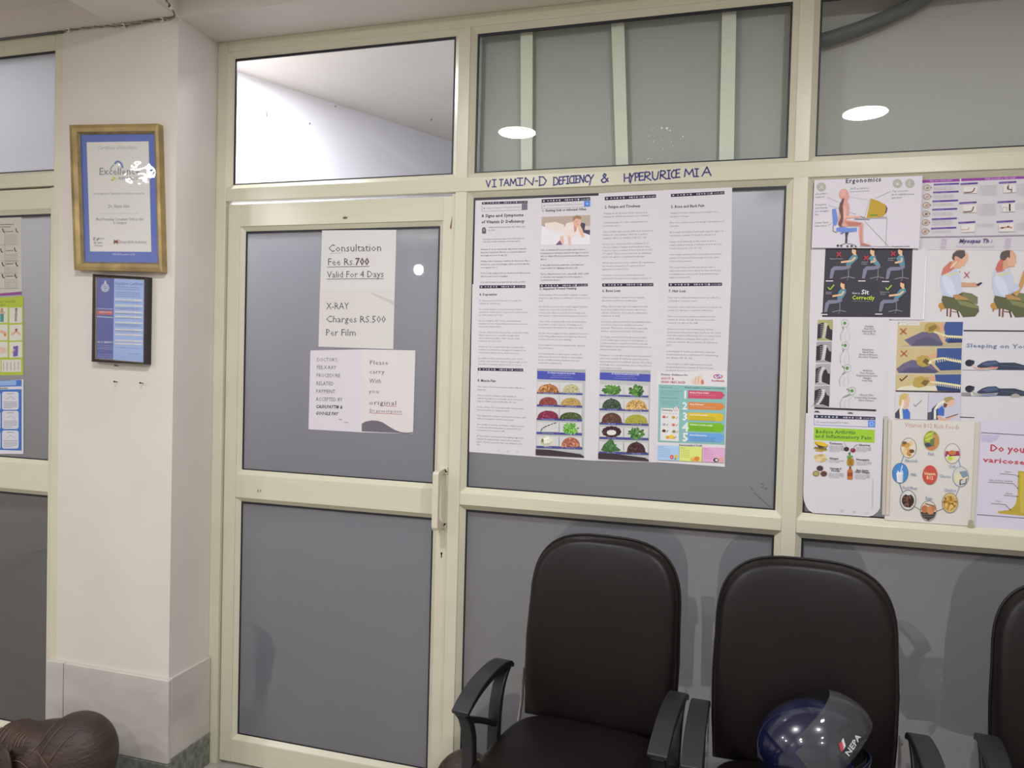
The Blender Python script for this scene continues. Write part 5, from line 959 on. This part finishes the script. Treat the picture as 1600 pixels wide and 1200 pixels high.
# small nails and a speck left in the pillar
NAIL = mat('rusty_nail_steel', (0.09, 0.08, 0.075), 0.45, metal=0.7)
for k, (px_, py_, w) in enumerate(((183, 597, 'on bare plaster below the small black frame, left one of two'), (223, 599, 'on bare plaster below the small black frame, right one of two'), (184, 572, 'just under the lower edge of the small black frame'))):
    p = at(px_, py_, YC); b = MB()
    b.tube([p+Vector((0, 0.004, 0)), p+Vector((0.004, -0.016, 0.002))], 0.0016, NAIL, 8); b.tube([p+Vector((0.004, -0.016, 0.002)), p+Vector((0.0045, -0.0175, 0.002))], 0.0035, NAIL, 10)
    tag(b.build('nail'), 'small bent nail ' + w, 'nail', 'nails in the pillar')

# cable along the top of the frame and pillar
CABLE = mat('grey_cable_sheath', (0.10, 0.095, 0.09), 0.5); WIRE = mat('beige_twisted_wire', (0.36, 0.31, 0.25), 0.5); WIRE2 = mat('dark_twisted_wire', (0.16, 0.12, 0.10), 0.5)
CLIPM = mat('white_cable_clip_plastic', (0.72, 0.70, 0.66), 0.4)
b = MB(); path = [at(x, y, YC-0.006) for x, y in ((-60, 69.5), (0, 61.5), (50, 55.5), (98, 49.5))]; b.tube(path, 0.0048, CABLE, 10)
cab = b.build('wiring_cable'); tag(cab, 'thin cable clipped along the top of the left partition and pillar', 'cable')
def twist(pts, name):
    P = []; 
    for a, c_ in zip(pts, pts[1:]):
        n = max(2, int((c_-a).length/0.006))
        for k in range(n): P.append(a.lerp(c_, k/n))
    P.append(pts[-1]); 
    for ph, m in ((0, WIRE), (PI, WIRE2)):
        b = MB(); Q = []
        for i, p in enumerate(P):
            t = (P[min(i+1, len(P)-1)]-P[max(i-1, 0)]).normalized(); u = t.orthogonal().normalized(); w = t.cross(u); a = i*0.75+ph
            Q.append(p + (u*math.cos(a)+w*math.sin(a))*0.0022)
        b.tube(Q, 0.0021, m, 6); b.build('strand', cab)
def atz(px, py, z):
    d = RT*((px-800)/F) - UP*((py-600)/F) + FW
    return CAM + d*((z-CAM.z)/d.z)
yy = YC-0.006
run = [at(x, y, yy) for x, y in ((98, 48.5), (108, 47), (130, 44), (150, 42), (168, 40.5), (182, 41), (194, 40), (210, 37.5), (232, 33), (254, 30.5), (264, 29.5), (271, 26.5))] + [atz(273, 24, SOF-0.006), atz(268, 12, SOF-0.006), atz(262, 4, SOF-0.006), atz(250, -18, SOF-0.006)]
twist(run, 'twist')
for p in (run[1], run[6], run[9], atz(267, 10, SOF-0.006)):
    b = MB(); b.box(p.x-0.006, p.x+0.006, p.y-0.007, p.y+0.006, p.z-0.008, p.z+0.006, CLIPM, 0.002); b.lathe([(0.0028, 0), (0.0028, 0.003)], NAIL, 8, Matrix.Translation((p.x, p.y-0.007, p.z-0.004)) @ Matrix.Rotation(PI/2, 4, 'X')); b.build('clip', cab)

# pale strips hanging behind the middle transom pane
STRIP = mat('pale_blind_fabric', (0.78, 0.79, 0.68), 0.7, var=0.04, vscale=20)
for (xa, xb, xc, xd, lab) in ((813.5, 832.5, 814, 831.5, 'pale upright strip behind the tinted transom pane, crossed by the lamp reflection'), (954, 974, 963, 982, 'pale upright strip behind the tinted transom pane, middle of the three, leaning'), (1128, 1150, 1123, 1146, 'pale upright strip behind the tinted transom pane, nearest the right end')):
    b = MB(); y = 0.046
    T_ = [at(xa, 20, y), at(xb, 20, y), at(xd, 275, y), at(xc, 275, y)]
    for t in T_[:2]: t.z = 2.74
    b.prism(T_, (0, 0.004, 0), STRIP); tag(b.build('blind_strip'), lab, 'strip', 'strips behind the transom pane')

HOSE = mat('dark_grey_hose', (0.10, 0.10, 0.10), 0.6)
b = MB(); b.tube([at(x, y, 0.082) for x, y in ((1254, 70), (1268, 67), (1300, 59), (1340, 46), (1380, 30), (1420, 11), (1455, -10), (1490, -36))], 0.022, HOSE, 14)
tag(b.build('hose'), 'dark curved hose behind the grey transom pane at the top right', 'hose')
# pen scratches, specks and painted glints on the panes
SCR = mat('dark_scratch_on_glass', (0.10, 0.10, 0.11), 0.7)
b = MB()
for pts in ([(1171.5, 760.5), (1177, 765.5)], [(1178, 769), (1186, 777), (1196, 786), (1204, 793)], [(1189, 755), (1193, 758)], [(1189, 762), (1194, 760)], [(1194, 764), (1198, 762), (1197, 766)]):
    for p, q in zip(pts, pts[1:]):
        a, c_ = at(*p, GY-0.0004), at(*q, GY-0.0004); d = (c_-a).normalized(); n = Vector((-d.z, 0, d.x))*0.0012
        b.poly([a+n, c_+n, c_-n, a-n], SCR)
b.build('scratch', W4)
b = MB()
for x, y, w, h in ((417, 178, .9, 4.5), (484, 193, 1, 1.2), (524, 166, 1, 1), (674, 187, 1, 1.4)):
    b.poly([at(x-w, y+h, GY-.0004), at(x+w, y+h, GY-.0004), at(x+w*.6, y-h, GY-.0004), at(x-w*.6, y-h, GY-.0004)], SCR)
b.build('speck', W1)
GLINT = mat('painted_glint_speck', (0.85, 0.85, 0.80), 0.15, spec=1.0)  # sparkling reflections painted as pale beads on the glass
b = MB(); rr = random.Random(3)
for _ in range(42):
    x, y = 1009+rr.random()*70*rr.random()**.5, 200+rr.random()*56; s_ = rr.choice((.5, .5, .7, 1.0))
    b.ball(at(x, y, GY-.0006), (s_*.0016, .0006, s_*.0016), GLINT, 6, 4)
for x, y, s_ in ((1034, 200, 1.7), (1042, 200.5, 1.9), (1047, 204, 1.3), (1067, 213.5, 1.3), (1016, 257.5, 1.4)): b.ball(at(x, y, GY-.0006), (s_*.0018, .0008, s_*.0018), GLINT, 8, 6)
b.build('painted_glint', W2)

# ================================================================ lamps
def lamp(x, y, w, z=CEIL, r=0.10, label=None, W=None):
    t = empty('ceiling_light', (x, y, z)); tag(t, label, 'ceiling light', 'round ceiling panel lights')
    rim = mat('white_lamp_rim', (0.8, 0.8, 0.78), 0.4)
    k = 'lamp_diffuser_%.2f' % (W or LAMP_W*w)
    if k not in MATS:
        m = bpy.data.materials.new(k); m.use_nodes = True; nt = m.node_tree; nt.nodes.remove(nt.nodes['Principled BSDF'])
        e = nt.nodes.new('ShaderNodeEmission'); e.inputs[0].default_value = (1.0, 1.015, 1.045, 1) if W is None else (0.93, 0.94, 1.0, 1); e.inputs[1].default_value = (W or LAMP_W*w)
        nt.links.new(e.outputs[0], nt.nodes['Material Output'].inputs[0]); MATS[k] = m
    b = MB(); b.lathe([(r+0.012, 0), (r+0.012, -0.010), (r+0.006, -0.014), (r, -0.014)], rim, 40, cap=False); place(b.build('rim'), t)
    b = MB(); b.lathe([(0.0001, -0.0135), (r*.5, -0.0135), (r, -0.0135)], MATS[k], 40, cap=False)
    o = place(b.build('diffuser'), t)
    for p in o.data.polygons: p.use_smooth = False
    o.data.flip_normals()
    return t
for k, (x, y, w) in enumerate(LAMPS):
    lamp(x, y, w, label=('round ceiling light mirrored in the left of the tinted transom pane', 'round ceiling light mirrored in the grey pane at the top right', 'round ceiling light mirrored in the gold framed certificate', 'round ceiling light at the back of the room, left', 'added unseen ceiling light at the back of the room, middle', 'added unseen ceiling light at the back of the room, right')[k])
lamp(-2.02, 0.27, 1, r=0.09, W=INNER_W*0.6, label='round ceiling light of the inner room behind the door')
lamp(-1.79, 0.255, 1, r=0.09, W=INNER_W*3.9, label='added unseen ceiling light of the inner room, brightening the door panes')  # second inner lamp, added out of view to brighten the door film
lamp(-0.30, 0.6, 1, r=0.09, W=INNER_W*5.9, label='round ceiling light behind the pane with the vitamin D sheets')
lamp(0.75, 0.6, 1, r=0.09, W=INNER_W*5, label='round ceiling light behind the pane with the posture posters')
lamp(-2.80, 0.45, 1, r=0.09, W=INNER_W*3.4, label='round ceiling light behind the left partition')
BULB = mat('lamp_bulb_glass', (0.9, 0.9, 0.9), 0.3)
t = empty('bulb_lamp', (-3.05, -4.55, 2.50)); tag(t, 'small bare bulb mirrored in the upper pane of the door', 'lamp')
m = bpy.data.materials.new('bulb_glow'); m.use_nodes = True; m.node_tree.nodes['Principled BSDF'].inputs['Emission Color'].default_value = (1, .97, .92, 1); m.node_tree.nodes['Principled BSDF'].inputs['Emission Strength'].default_value = 150
b = MB(); b.ball((0, 0, 0), (0.045, 0.045, 0.05), m, 20, 12); place(b.build('bulb'), t)
b = MB(); b.lathe([(0.02, 0.045), (0.02, 0.10), (0.012, 0.11), (0.004, 0.12), (0.004, CEIL-2.5)], BLACKF, 14); place(b.build('holder'), t)

# ================================================================ chairs
LEATH = mat('dark_brown_leather', (0.0085, 0.0055, 0.0050), 0.42, var=0.15, vscale=9, bump=0.10, bscale=320, spec=0.3)
PLAST = mat('black_arm_plastic', (0.014, 0.014, 0.017), 0.42, bump=0.05, bscale=500)
SHELL = mat('black_back_shell', (0.012, 0.011, 0.012), 0.5)
METAL = mat('worn_chrome_bracket', (0.40, 0.37, 0.33), 0.35, metal=0.9, var=0.3, vscale=60)
def pillow(b, outline, fn, D, m, edge=0.16, crown=0.006, back=None):
    """an upholstered slab: outline in (u, v), fn(u, v, d) gives the point, d = depth of the swelling"""
    n = len(outline); cu = sum(p[0] for p in outline)/n; cv = sum(p[1] for p in outline)/n; i = b.mi(m)
    prof = [(1.0, 0.0), (0.996, .22), (0.988, .42), (0.975, .60), (0.955, .77), (0.93, .89), (0.90, .96), (0.86, 1.0), (0.72, 1.0+crown/D*.35), (0.5, 1.0+crown/D*.7), (0.25, 1.0+crown/D*.95)]
    rings = []
    for s_, d in prof: rings.append([b.bm.verts.new(fn(cu+(u-cu)*s_, cv+(v-cv)*s_, D*d)) for u, v in outline])
    c = b.bm.verts.new(fn(cu, cv, D+crown)); fs = []
    for a, q in zip(rings, rings[1:]):
        for j in range(n): fs.append(b.bm.faces.new([a[j], a[(j+1) % n], q[(j+1) % n], q[j]]))
    for j in range(n): fs.append(b.bm.faces.new([rings[-1][j], rings[-1][(j+1) % n], c]))
    for f in fs: f.material_index = i; f.smooth = True
    return fs
BH = 0.565; Z0 = 0.468
def back_outline(w=0.236, h=BH, n=26):
    P = [(-w*0.97, 0.0), (w*0.97, 0.0), (w*0.99, h*.2), (w, h*.42)]
    vc = h*.60; ry = h-vc
    for k in range(n+1):
        a = PI*k/n; c_, s_ = math.cos(a), math.sin(a); e = 2/3.1
        P.append((math.copysign(abs(c_)**e, c_)*w*0.985, vc+abs(s_)**e*ry))
    P += [(-w, h*.42), (-w*.99, h*.2)]
    return P
def back_y(v): return 0.255 + 0.078*v/BH + 0.018*math.sin(PI*min(1, v/BH))*-1
def strip(path, th):
    """outline polygon of a bar of thickness th (list) along a path in the (y, z) plane"""
    L_, R_ = [], []
    for k, (y, z) in enumerate(path):
        a = path[max(k-1, 0)]; c_ = path[min(k+1, len(path)-1)]; d = math.hypot(c_[0]-a[0], c_[1]-a[1]); nx, nz = -(c_[1]-a[1])/d, (c_[0]-a[0])/d
        t = th[k] if isinstance(th, list) else th
        L_.append((y+nx*t/2, z+nz*t/2)); R_.append((y-nx*t/2, z-nz*t/2))
    return L_ + R_[::-1]
def curve(path, n=5):
    """a smooth run through the points of a (y, z) path"""
    P = []; q = [path[0]]+list(path)+[path[-1]]
    for k in range(1, len(q)-2):
        for j in range(n):
            t = j/n; P.append(tuple(.5*((2*q[k][i])+(-q[k-1][i]+q[k+1][i])*t+(2*q[k-1][i]-5*q[k][i]+4*q[k+1][i]-q[k+2][i])*t*t+(-q[k-1][i]+3*q[k][i]-3*q[k+1][i]+q[k+2][i])*t**3) for i in (0, 1)))
    return P+[path[-1]]
def cthick(th, n=5): return [th[k]+(th[k+1]-th[k])*j/n for k in range(len(th)-1) for j in range(n)]+[th[-1]]
def bevel(o, w, seg=2):
    for p in o.data.polygons: p.use_smooth = True
    o.data.set_sharp_from_angle(angle=0.6)
    md = o.modifiers.new('bevel', 'BEVEL'); md.width = w; md.segments = seg; md.limit_method = 'ANGLE'; md.angle_limit = math.radians(40); return o
def make_chair():
    t = empty('office_chair')
    # backrest: padded front, plastic shell behind, piping round the seam
    ol = back_outline(); b = MB()
    fs = pillow(b, ol, lambda u, v, d: Vector((u, back_y(v)-d, Z0+v)), 0.042, LEATH)
    bmesh.ops.recalc_face_normals(b.bm, faces=b.bm.faces)
    bk = place(b.build('backrest'), t)
    b = MB(); pillow(b, [(u*0.985, v) for u, v in ol], lambda u, v, d: Vector((u, back_y(v)+0.004+d, Z0+v)), 0.030, SHELL); bmesh.ops.recalc_face_normals(b.bm, faces=b.bm.faces); b.build('back_shell', bk)
    b = MB(); b.tube([(u*1.006, back_y(v)+0.002, Z0+v*1.003) for u, v in ol], 0.0042, LEATH, 8, closed=True); b.build('piping', bk)
    # seat cushion
    so = []
    for k in range(44):
        a = 2*PI*k/44; c_, s_ = math.cos(a), math.sin(a); e = 2/4.2
        so.append((math.copysign(abs(c_)**e, c_)*0.245, math.copysign(abs(s_)**e, s_)*0.265-0.015))
    b = MB(); f = lambda u, v, d: Vector((u*(1.0+0.06*(-v)), v, 0.438+d-0.12*max(0, -v-0.16)))
    pillow(b, so, f, 0.056, LEATH, crown=0.010); pillow(b, [(u*.99, v*.99) for u, v in so], lambda u, v, d: Vector((u*(1.0+0.06*(-v)), v, 0.434-d*.9-0.12*max(0, -v-0.16))), 0.040, SHELL)
    bmesh.ops.recalc_face_normals(b.bm, faces=b.bm.faces); se = place(b.build('seat'), t)
    b = MB(); b.tube([f(u*1.004, v*1.004, -0.002) for u, v in so], 0.004, LEATH, 8, closed=True); b.build('piping', se)
    # arms
    for sx in (-1, 1):
        x0 = sx*0.262-0.025; w = 0.050; M_ = PLAST
        pad = [(0.165, 0.648), (0.145, 0.661), (0.10, 0.671), (0.03, 0.674), (-0.05, 0.667), (-0.11, 0.652), (-0.158, 0.632)]
        fl = [(-0.155, 0.630), (-0.130, 0.610), (-0.110, 0.580), (-0.096, 0.54), (-0.092, 0.48), (-0.094, 0.415)]
        rl = [(0.162, 0.650), (0.122, 0.622), (0.098, 0.585), (0.085, 0.54), (0.080, 0.49), (0.078, 0.415)]
        b = MB(); b.prism([(x0, y, z) for y, z in strip(curve(pad), cthick([.010, .017, .020, .021, .020, .017, .012]))], (w, 0, 0), M_)
        arm = place(b.build('armrest'), t); bevel(arm, 0.005, 3)
        for nm, pth, th in (('support', fl, [.010, .016, .022, .025, .026, .027]), ('support', rl, [.010, .018, .022, .025, .026, .027]), ('cross_bar', [(-0.118, 0.600), (-0.02, 0.555), (0.083, 0.500)], .017)):
            b = MB(); ww = 0.036 if nm == 'support' else 0.022
            b.prism([(sx*0.262-ww/2, y, z) for y, z in strip(curve(pth), cthick(th) if isinstance(th, list) else th)], (ww, 0, 0), M_); o = b.build(nm, arm); bevel(o, 0.004, 2)
        b = MB(); xa = sx*0.262; b.box(min(xa-sx*.10, xa+sx*.018), max(xa-sx*.10, xa+sx*.018), -0.11, 0.10, 0.385, 0.393, SHELL, 0.002); b.build('mounting_plate', arm)
    # side brackets between seat and back
    for sx in (-1, 1):
        b = MB(); x = sx*0.246; b.prism([(x-.002, y, z) for y, z in strip([(0.20, 0.395), (0.235, 0.43), (0.262, 0.50), (0.272, 0.60)], .022)], (.004, 0, 0), METAL)
        b.lathe([(0.007, 0), (0.007, 0.005), (0.003, 0.007)], METAL, 8, Matrix.Translation((x, 0.270, 0.585)) @ Matrix.Rotation(sx*PI/2, 4, 'Y')); b.lathe([(0.007, 0), (0.007, 0.005), (0.003, 0.007)], METAL, 8, Matrix.Translation((x, 0.25, 0.47)) @ Matrix.Rotation(sx*PI/2, 4, 'Y'))
        place(b.build('bracket'), t)
    # column, five spoke base, casters
    b = MB(); b.box(-0.10, 0.10, -0.12, 0.12, 0.375, 0.398, SHELL, 0.004); b.lathe([(0.025, 0.10), (0.025, 0.24), (0.016, 0.242), (0.016, 0.378)], SHELL, 20); place(b.build('column'), t)
    b = MB(); b.lathe([(0.035, 0.07), (0.04, 0.10), (0.028, 0.125)], SHELL, 20)
    for k in range(5):
        a = 2*PI*k/5+0.3; d = Vector((math.cos(a), math.sin(a), 0)); b.tube([d*0.02+Vector((0, 0, .095)), d*0.15+Vector((0, 0, .088)), d*0.26+Vector((0, 0, .070))], [.020, .017, .013], SHELL, 10)
    place(b.build('base'), t)
    for k in range(5):
        a = 2*PI*k/5+0.3; d = Vector((math.cos(a), math.sin(a), 0)); c = d*0.255; n = Vector((-d.y, d.x, 0)); b = MB()
        b.tube([c+n*.022+Vector((0, 0, .027)), c+n*.006+Vector((0, 0, .027))], .027, SHELL, 16); b.tube([c-n*.006+Vector((0, 0, .027)), c-n*.022+Vector((0, 0, .027))], .027, SHELL, 16); b.tube([c+Vector((0, 0, .03)), c+Vector((0, 0, .075))], .006, METAL, 8)
        place(b.build('caster'), t)
    return t
def copy_tree(o, parent=None):
    c = o.copy(); COL.objects.link(c); c.parent = parent
    for ch in list(o.children): copy_tree(ch, c)
    return c
c1_ = make_chair()
CH = [(-0.380, -0.435, -6, 'dark brown leather office chair with black arms, empty, nearest the door'), (0.212, -0.50, -2, 'dark brown leather office chair with a blue helmet on its seat'), (0.885, -0.49, -8, 'dark brown leather office chair cut off by the right edge, right of the helmet chair')]
for k, (x, y, a, lab) in enumerate(CH):
    o = c1_ if k == 0 else copy_tree(c1_)
    o.location = (x, y, 0); o.rotation_euler = (0, 0, math.radians(a)); tag(o, lab, 'chair', 'waiting chairs along the partition')

# ================================================================ helmet on the second chair
HB = mat('dark_blue_helmet_lacquer', (0.004, 0.006, 0.032), 0.22, coat=1.0, coat_r=0.03, var=0.1, vscale=12)
HBK = mat('black_helmet_trim', (0.012, 0.012, 0.012), 0.4); LINER = mat('black_helmet_liner', (0.015, 0.014, 0.014), 0.9, bump=0.3, bscale=150)
def visor_mat():
    m = bpy.data.materials.new('scratched_clear_visor'); m.use_nodes = True; nt = m.node_tree; nt.nodes.remove(nt.nodes['Principled BSDF'])
    tr = nt.nodes.new('ShaderNodeBsdfTransparent'); tr.inputs[0].default_value = (.78, .78, .80, 1)
    df = nt.nodes.new('ShaderNodeBsdfDiffuse'); df.inputs[0].default_value = (.25, .25, .25, 1); gl = nt.nodes.new('ShaderNodeBsdfGlossy'); gl.inputs['Roughness'].default_value = .06
    fr_ = thin_fresnel(nt, 1.5)
    m1 = nt.nodes.new('ShaderNodeMixShader'); m1.inputs[0].default_value = .17; m2 = nt.nodes.new('ShaderNodeMixShader')
    nt.links.new(tr.outputs[0], m1.inputs[1]); nt.links.new(df.outputs[0], m1.inputs[2]); nt.links.new(fr_.outputs[0], m2.inputs[0]); nt.links.new(m1.outputs[0], m2.inputs[1]); nt.links.new(gl.outputs[0], m2.inputs[2])
    nt.links.new(m2.outputs[0], nt.nodes['Material Output'].inputs[0]); MATS['visor'] = m; return m
VIS = visor_mat()
ht = empty('motorcycle_helmet', (0.262, -0.405, 0.494)); tag(ht, 'dark blue motorcycle helmet with a raised clear visor on the middle chair', 'helmet')
def shell_pt(az, el, s=1.0):
    c_, s_ = math.cos(el), math.sin(el); x, y, z = c_*math.cos(az), c_*math.sin(az), s_
    k = 1 + 0.10*max(0, x)*max(0, -z+0.15)
    return Vector((0.136*x*k*s, 0.112*y*s, (0.120*z)*s + 0.118))
def grid(b, fn, a0, a1, e0, e1, na, ne, m, skip=None):
    V = {}
    for i in range(na+1):
        for j in range(ne+1): V[i, j] = b.bm.verts.new(fn(a0+(a1-a0)*i/na, e0+(e1-e0)*j/ne))
    k = b.mi(m)
    for i in range(na):
        for j in range(ne):
            a, e = a0+(a1-a0)*(i+.5)/na, e0+(e1-e0)*(j+.5)/ne
            if skip and skip(a, e): continue
            f = b.bm.faces.new([V[i, j], V[i+1, j], V[i+1, j+1], V[i, j+1]]); f.material_index = k; f.smooth = True
    bmesh.ops.remove_doubles(b.bm, verts=b.bm.verts, dist=1e-5)
    for v in [v for v in b.bm.verts if not v.link_faces]: b.bm.verts.remove(v)
RP = math.radians
port = lambda a, e: abs(a) < RP(56) and RP(-16) < e < RP(32)
b = MB(); grid(b, lambda a, e: shell_pt(a, e), -PI, PI, RP(-60), RP(90), 90, 60, HB, port)
sh = place(b.build('shell'), ht); sd = sh.modifiers.new('thickness', 'SOLIDIFY'); sd.thickness = 0.006; sd.offset = -1
b = MB(); grid(b, lambda a, e: shell_pt(a, e, 0.92), -PI, PI, RP(-56), RP(89), 60, 40, LINER, lambda a, e: abs(a) < RP(52) and RP(-12) < e < RP(28)); place(b.build('liner'), ht)
def visor_pt(az, el):
    p = shell_pt(az, el, 1.035); k = max(0, math.cos(az)); p.x *= 1+0.20*k*k; h = Vector((-0.01, 0, 0.105)); 
    q = p-h; a = RP(29); return h + Vector((q.x*math.cos(a)-q.z*math.sin(a), q.y, q.x*math.sin(a)+q.z*math.cos(a)))
b = MB(); grid(b, visor_pt, RP(-97), RP(97), RP(-20), RP(36), 56, 22, VIS, lambda a, e: abs(a) > RP(86) and not RP(-18) < e < RP(26))
vi = place(b.build('visor'), ht)
b = MB(); i = b.mi(mat('white_decal', (.62, .62, .62), .5)); pen = 0
def onvis(u, v):
    a, e = RP(-60), RP(-14); c_, s_ = math.cos(.12), math.sin(.12); return visor_pt(a+(u*c_-v*s_)/0.13, e+(u*s_+v*c_)/0.12) + Vector((0, -0.0012, 0.0004))
for ch in 'NEPA':
    vs_, fs, adv = glyph(ch, True); nv = [b.bm.verts.new(onvis((pen+p.x)*.019, p.y*.019)) for p in vs_]
    for f in fs: b.bm.faces.new([nv[j] for j in f]).material_index = i
    pen += adv
b.poly([onvis(x, y) for x, y in ((0.004, .020), (0.012, .020), (0.022, .034), (0.014, .034))], mat('white_decal', (.62, .62, .62), .5))
b.poly([onvis(x, y) for x, y in ((-0.004, .021), (0.006, .019), (0.014, .033), (0.006, .036))], mat('red_decal', (.45, .06, .07), .45)); b.build('visor_decal', vi)
for sy in (-1, 1):
    b = MB(); M_ = Matrix.Translation((-0.012, sy*0.118, 0.098)) @ Matrix.Rotation(sy*-PI/2, 4, 'X')
    b.lathe([(0.020, -0.006), (0.020, 0.003), (0.013, 0.006)], HBK, 20, M_); b.lathe([(0.006, .005), (.006, .008), (.002, .009)], METAL, 10, M_); place(b.build('visor_hinge'), ht)
    b = MB(); b.poly([shell_pt(sy*RP(150+dx), RP(-14+dz), 1.004) for dx, dz in ((-8, -5), (6, -8), (8, 0), (-6, 3))], mat('red_decal', (.45, .06, .07), .45)); place(b.build('rear_decal'), ht)
b = MB(); b.tube([shell_pt(a*2*PI/60, RP(-60), 1.0) for a in range(60)], 0.006, HBK, 8, closed=True); place(b.build('edge_trim'), ht)
ht.rotation_euler = (RP(-4), RP(-15), RP(6))

# ================================================================ carved wooden animals by the pillar and the partition
WOOD = mat('carved_brown_wood', (0.052, 0.032, 0.021), 0.55, var=0.45, vscale=9, bump=0.9, bscale=48, stretch=(1, 1, 2.5), detail=7)
WOODL = mat('worn_carving_groove', (0.13, 0.085, 0.06), 0.6)
def animal(loc, rz, sc, label):
    """a carved elephant, rump at +x, head at -x (own axes, standing height about 0.33)"""
    t = empty('carved_elephant', loc, rz); tag(t, label, 'wooden figure', 'carved wooden elephants')
    b = MB()
    def el(c, r, ry=0): b.ball(c, r, WOOD, 24, 14, Matrix.Rotation(ry, 3, 'Y'))
    el((0.12, 0, 0.213), (0.125, 0.118, 0.140)); el((0.02, 0, 0.198), (0.17, 0.112, 0.106)); el((-0.07, 0, 0.185), (0.13, 0.100, 0.098))
    for sx, sy in ((0.13, -.065), (0.13, .065), (-0.10, -.06), (-0.10, .06)):
        b.lathe([(0.052, 0.0), (0.050, 0.02), (0.044, 0.06), (0.052, 0.15), (0.060, 0.2)], WOOD, 18, Matrix.Translation((sx, sy, 0)))
    el((-0.155, 0, 0.198), (0.085, 0.078, 0.078)); el((-0.135, 0, 0.232), (0.055, 0.062, 0.046)); el((-0.030, -0.078, 0.256), (0.046, 0.034, 0.040)); el((-0.055, 0.085, 0.215), (0.044, 0.034, 0.038))
    b.tube([(-0.20, 0, 0.185), (-0.275, 0, 0.145), (-0.30, 0, 0.09), (-0.28, 0, 0.045), (-0.30, 0, 0.02)], [.045, .034, .027, .023, .02], WOOD, 16)
    body = place(b.build('body'), t)
    rm = body.modifiers.new('union', 'REMESH'); rm.mode = 'VOXEL'; rm.voxel_size = 0.006; sm = body.modifiers.new('smooth', 'SMOOTH'); sm.iterations = 6; rm.use_smooth_shade = True
    for sy in (-1, 1):
        b = MB(); M3 = Matrix.Rotation(sy*0.35, 3, 'Z'); b.ball((-0.075, sy*0.108, 0.185), (0.050, 0.012, 0.062), WOOD, 22, 12, M3)
        ear = place(b.build('ear'), t)
        b = MB()
        def ridge(c, r, dx, e0, e1):
            w = math.sqrt(max(.05, 1-(dx/r[0])**2))
            b.tube([Vector((c[0]+dx, c[1]*sy-sy*-r[1]*w*math.cos(RP(e))*1.02, c[2]+r[2]*w*math.sin(RP(e))*1.02)) for e in range(e0, e1+1, 10)], 0.0018, WOODL, 6)
        for k in range(5 if sy < 0 else 0): ridge((-0.030, 0.078, 0.256), (.046, .034, .040), -0.026+k*.013, 10, 80)
        if len(b.bm.verts): b.build('carved_line', ear); b = MB()
        for k in range(6): ridge((-0.155, 0, 0.198), (.085, .078, .078), -0.05+k*.02, 25, 65)
        b.build('carved_line', ear); b = MB()
        for k in range(5): ridge((-0.07, 0, 0.185), (.13, .100, .098), -0.03+k*.02, 15, 40)
        b.build('carved_line', ear)
        b = MB(); b.tube([(-0.245, sy*.045, 0.155), (-0.29, sy*.05, 0.14), (-0.32, sy*.048, 0.15)], [.012, .009, .004], mat('bone_tusk', (.5, .44, .34), .4), 10); place(b.build('tusk'), t)
    b = MB()
    def on(x, y_):                                        # a point on the near flank, from its x and height share
        best = 0.02; dy, dz = -math.cos(y_), math.sin(y_); z0 = 0.2
        for (cx, cz_, rx, ry, rz_) in ((.12, .213, .125, .118, .140), (.02, .198, .17, .112, .106), (-.07, .185, .13, .100, .098)):
            k0 = 1-((x-cx)/rx)**2; A = (dy/ry)**2+(dz/rz_)**2; B = dz*(z0-cz_)/rz_**2; Cc = ((z0-cz_)/rz_)**2-k0; D = B*B-A*Cc
            if k0 > 0 and D > 0: best = max(best, (-B+math.sqrt(D))/A)
        return Vector((x, dy*best*1.005, z0+dz*best*1.005))
    for x in (0.045, 0.095, 0.150): b = MB(); b.tube([on(x+.022*(j/6-.5)*2, RP(22+j*8)) for j in range(7)], 0.0016, WOODL, 6); place(b.build('carved_line'), t)
    b = MB(); b.tube([on(-0.08+j*.026, RP(5+24*math.sin(j/8*PI*.9))) for j in range(9)], 0.0018, WOODL, 6); place(b.build('carved_line'), t); b = MB(); b.tube([on(-0.09+j*.02, RP(-8+16*math.sin(j/6*PI*.8))) for j in range(7)], 0.0018, WOODL, 6)
    place(b.build('carved_line'), t)
    b = MB(); b.tube([(0.222, 0, 0.215), (0.238, 0, 0.17), (0.236, 0, 0.11)], [.009, .008, .011], WOOD, 10); place(b.build('tail'), t)
    t.scale = (sc, sc, sc); return t
animal((-2.180, -0.42, 0), RP(-3), 1.0, 'brown carved wooden elephant on the floor before the marble foot of the pillar')
animal((-0.780, -0.265, 0), RP(90), 0.87, 'brown carved wooden figure on the floor between the door and the nearest chair')
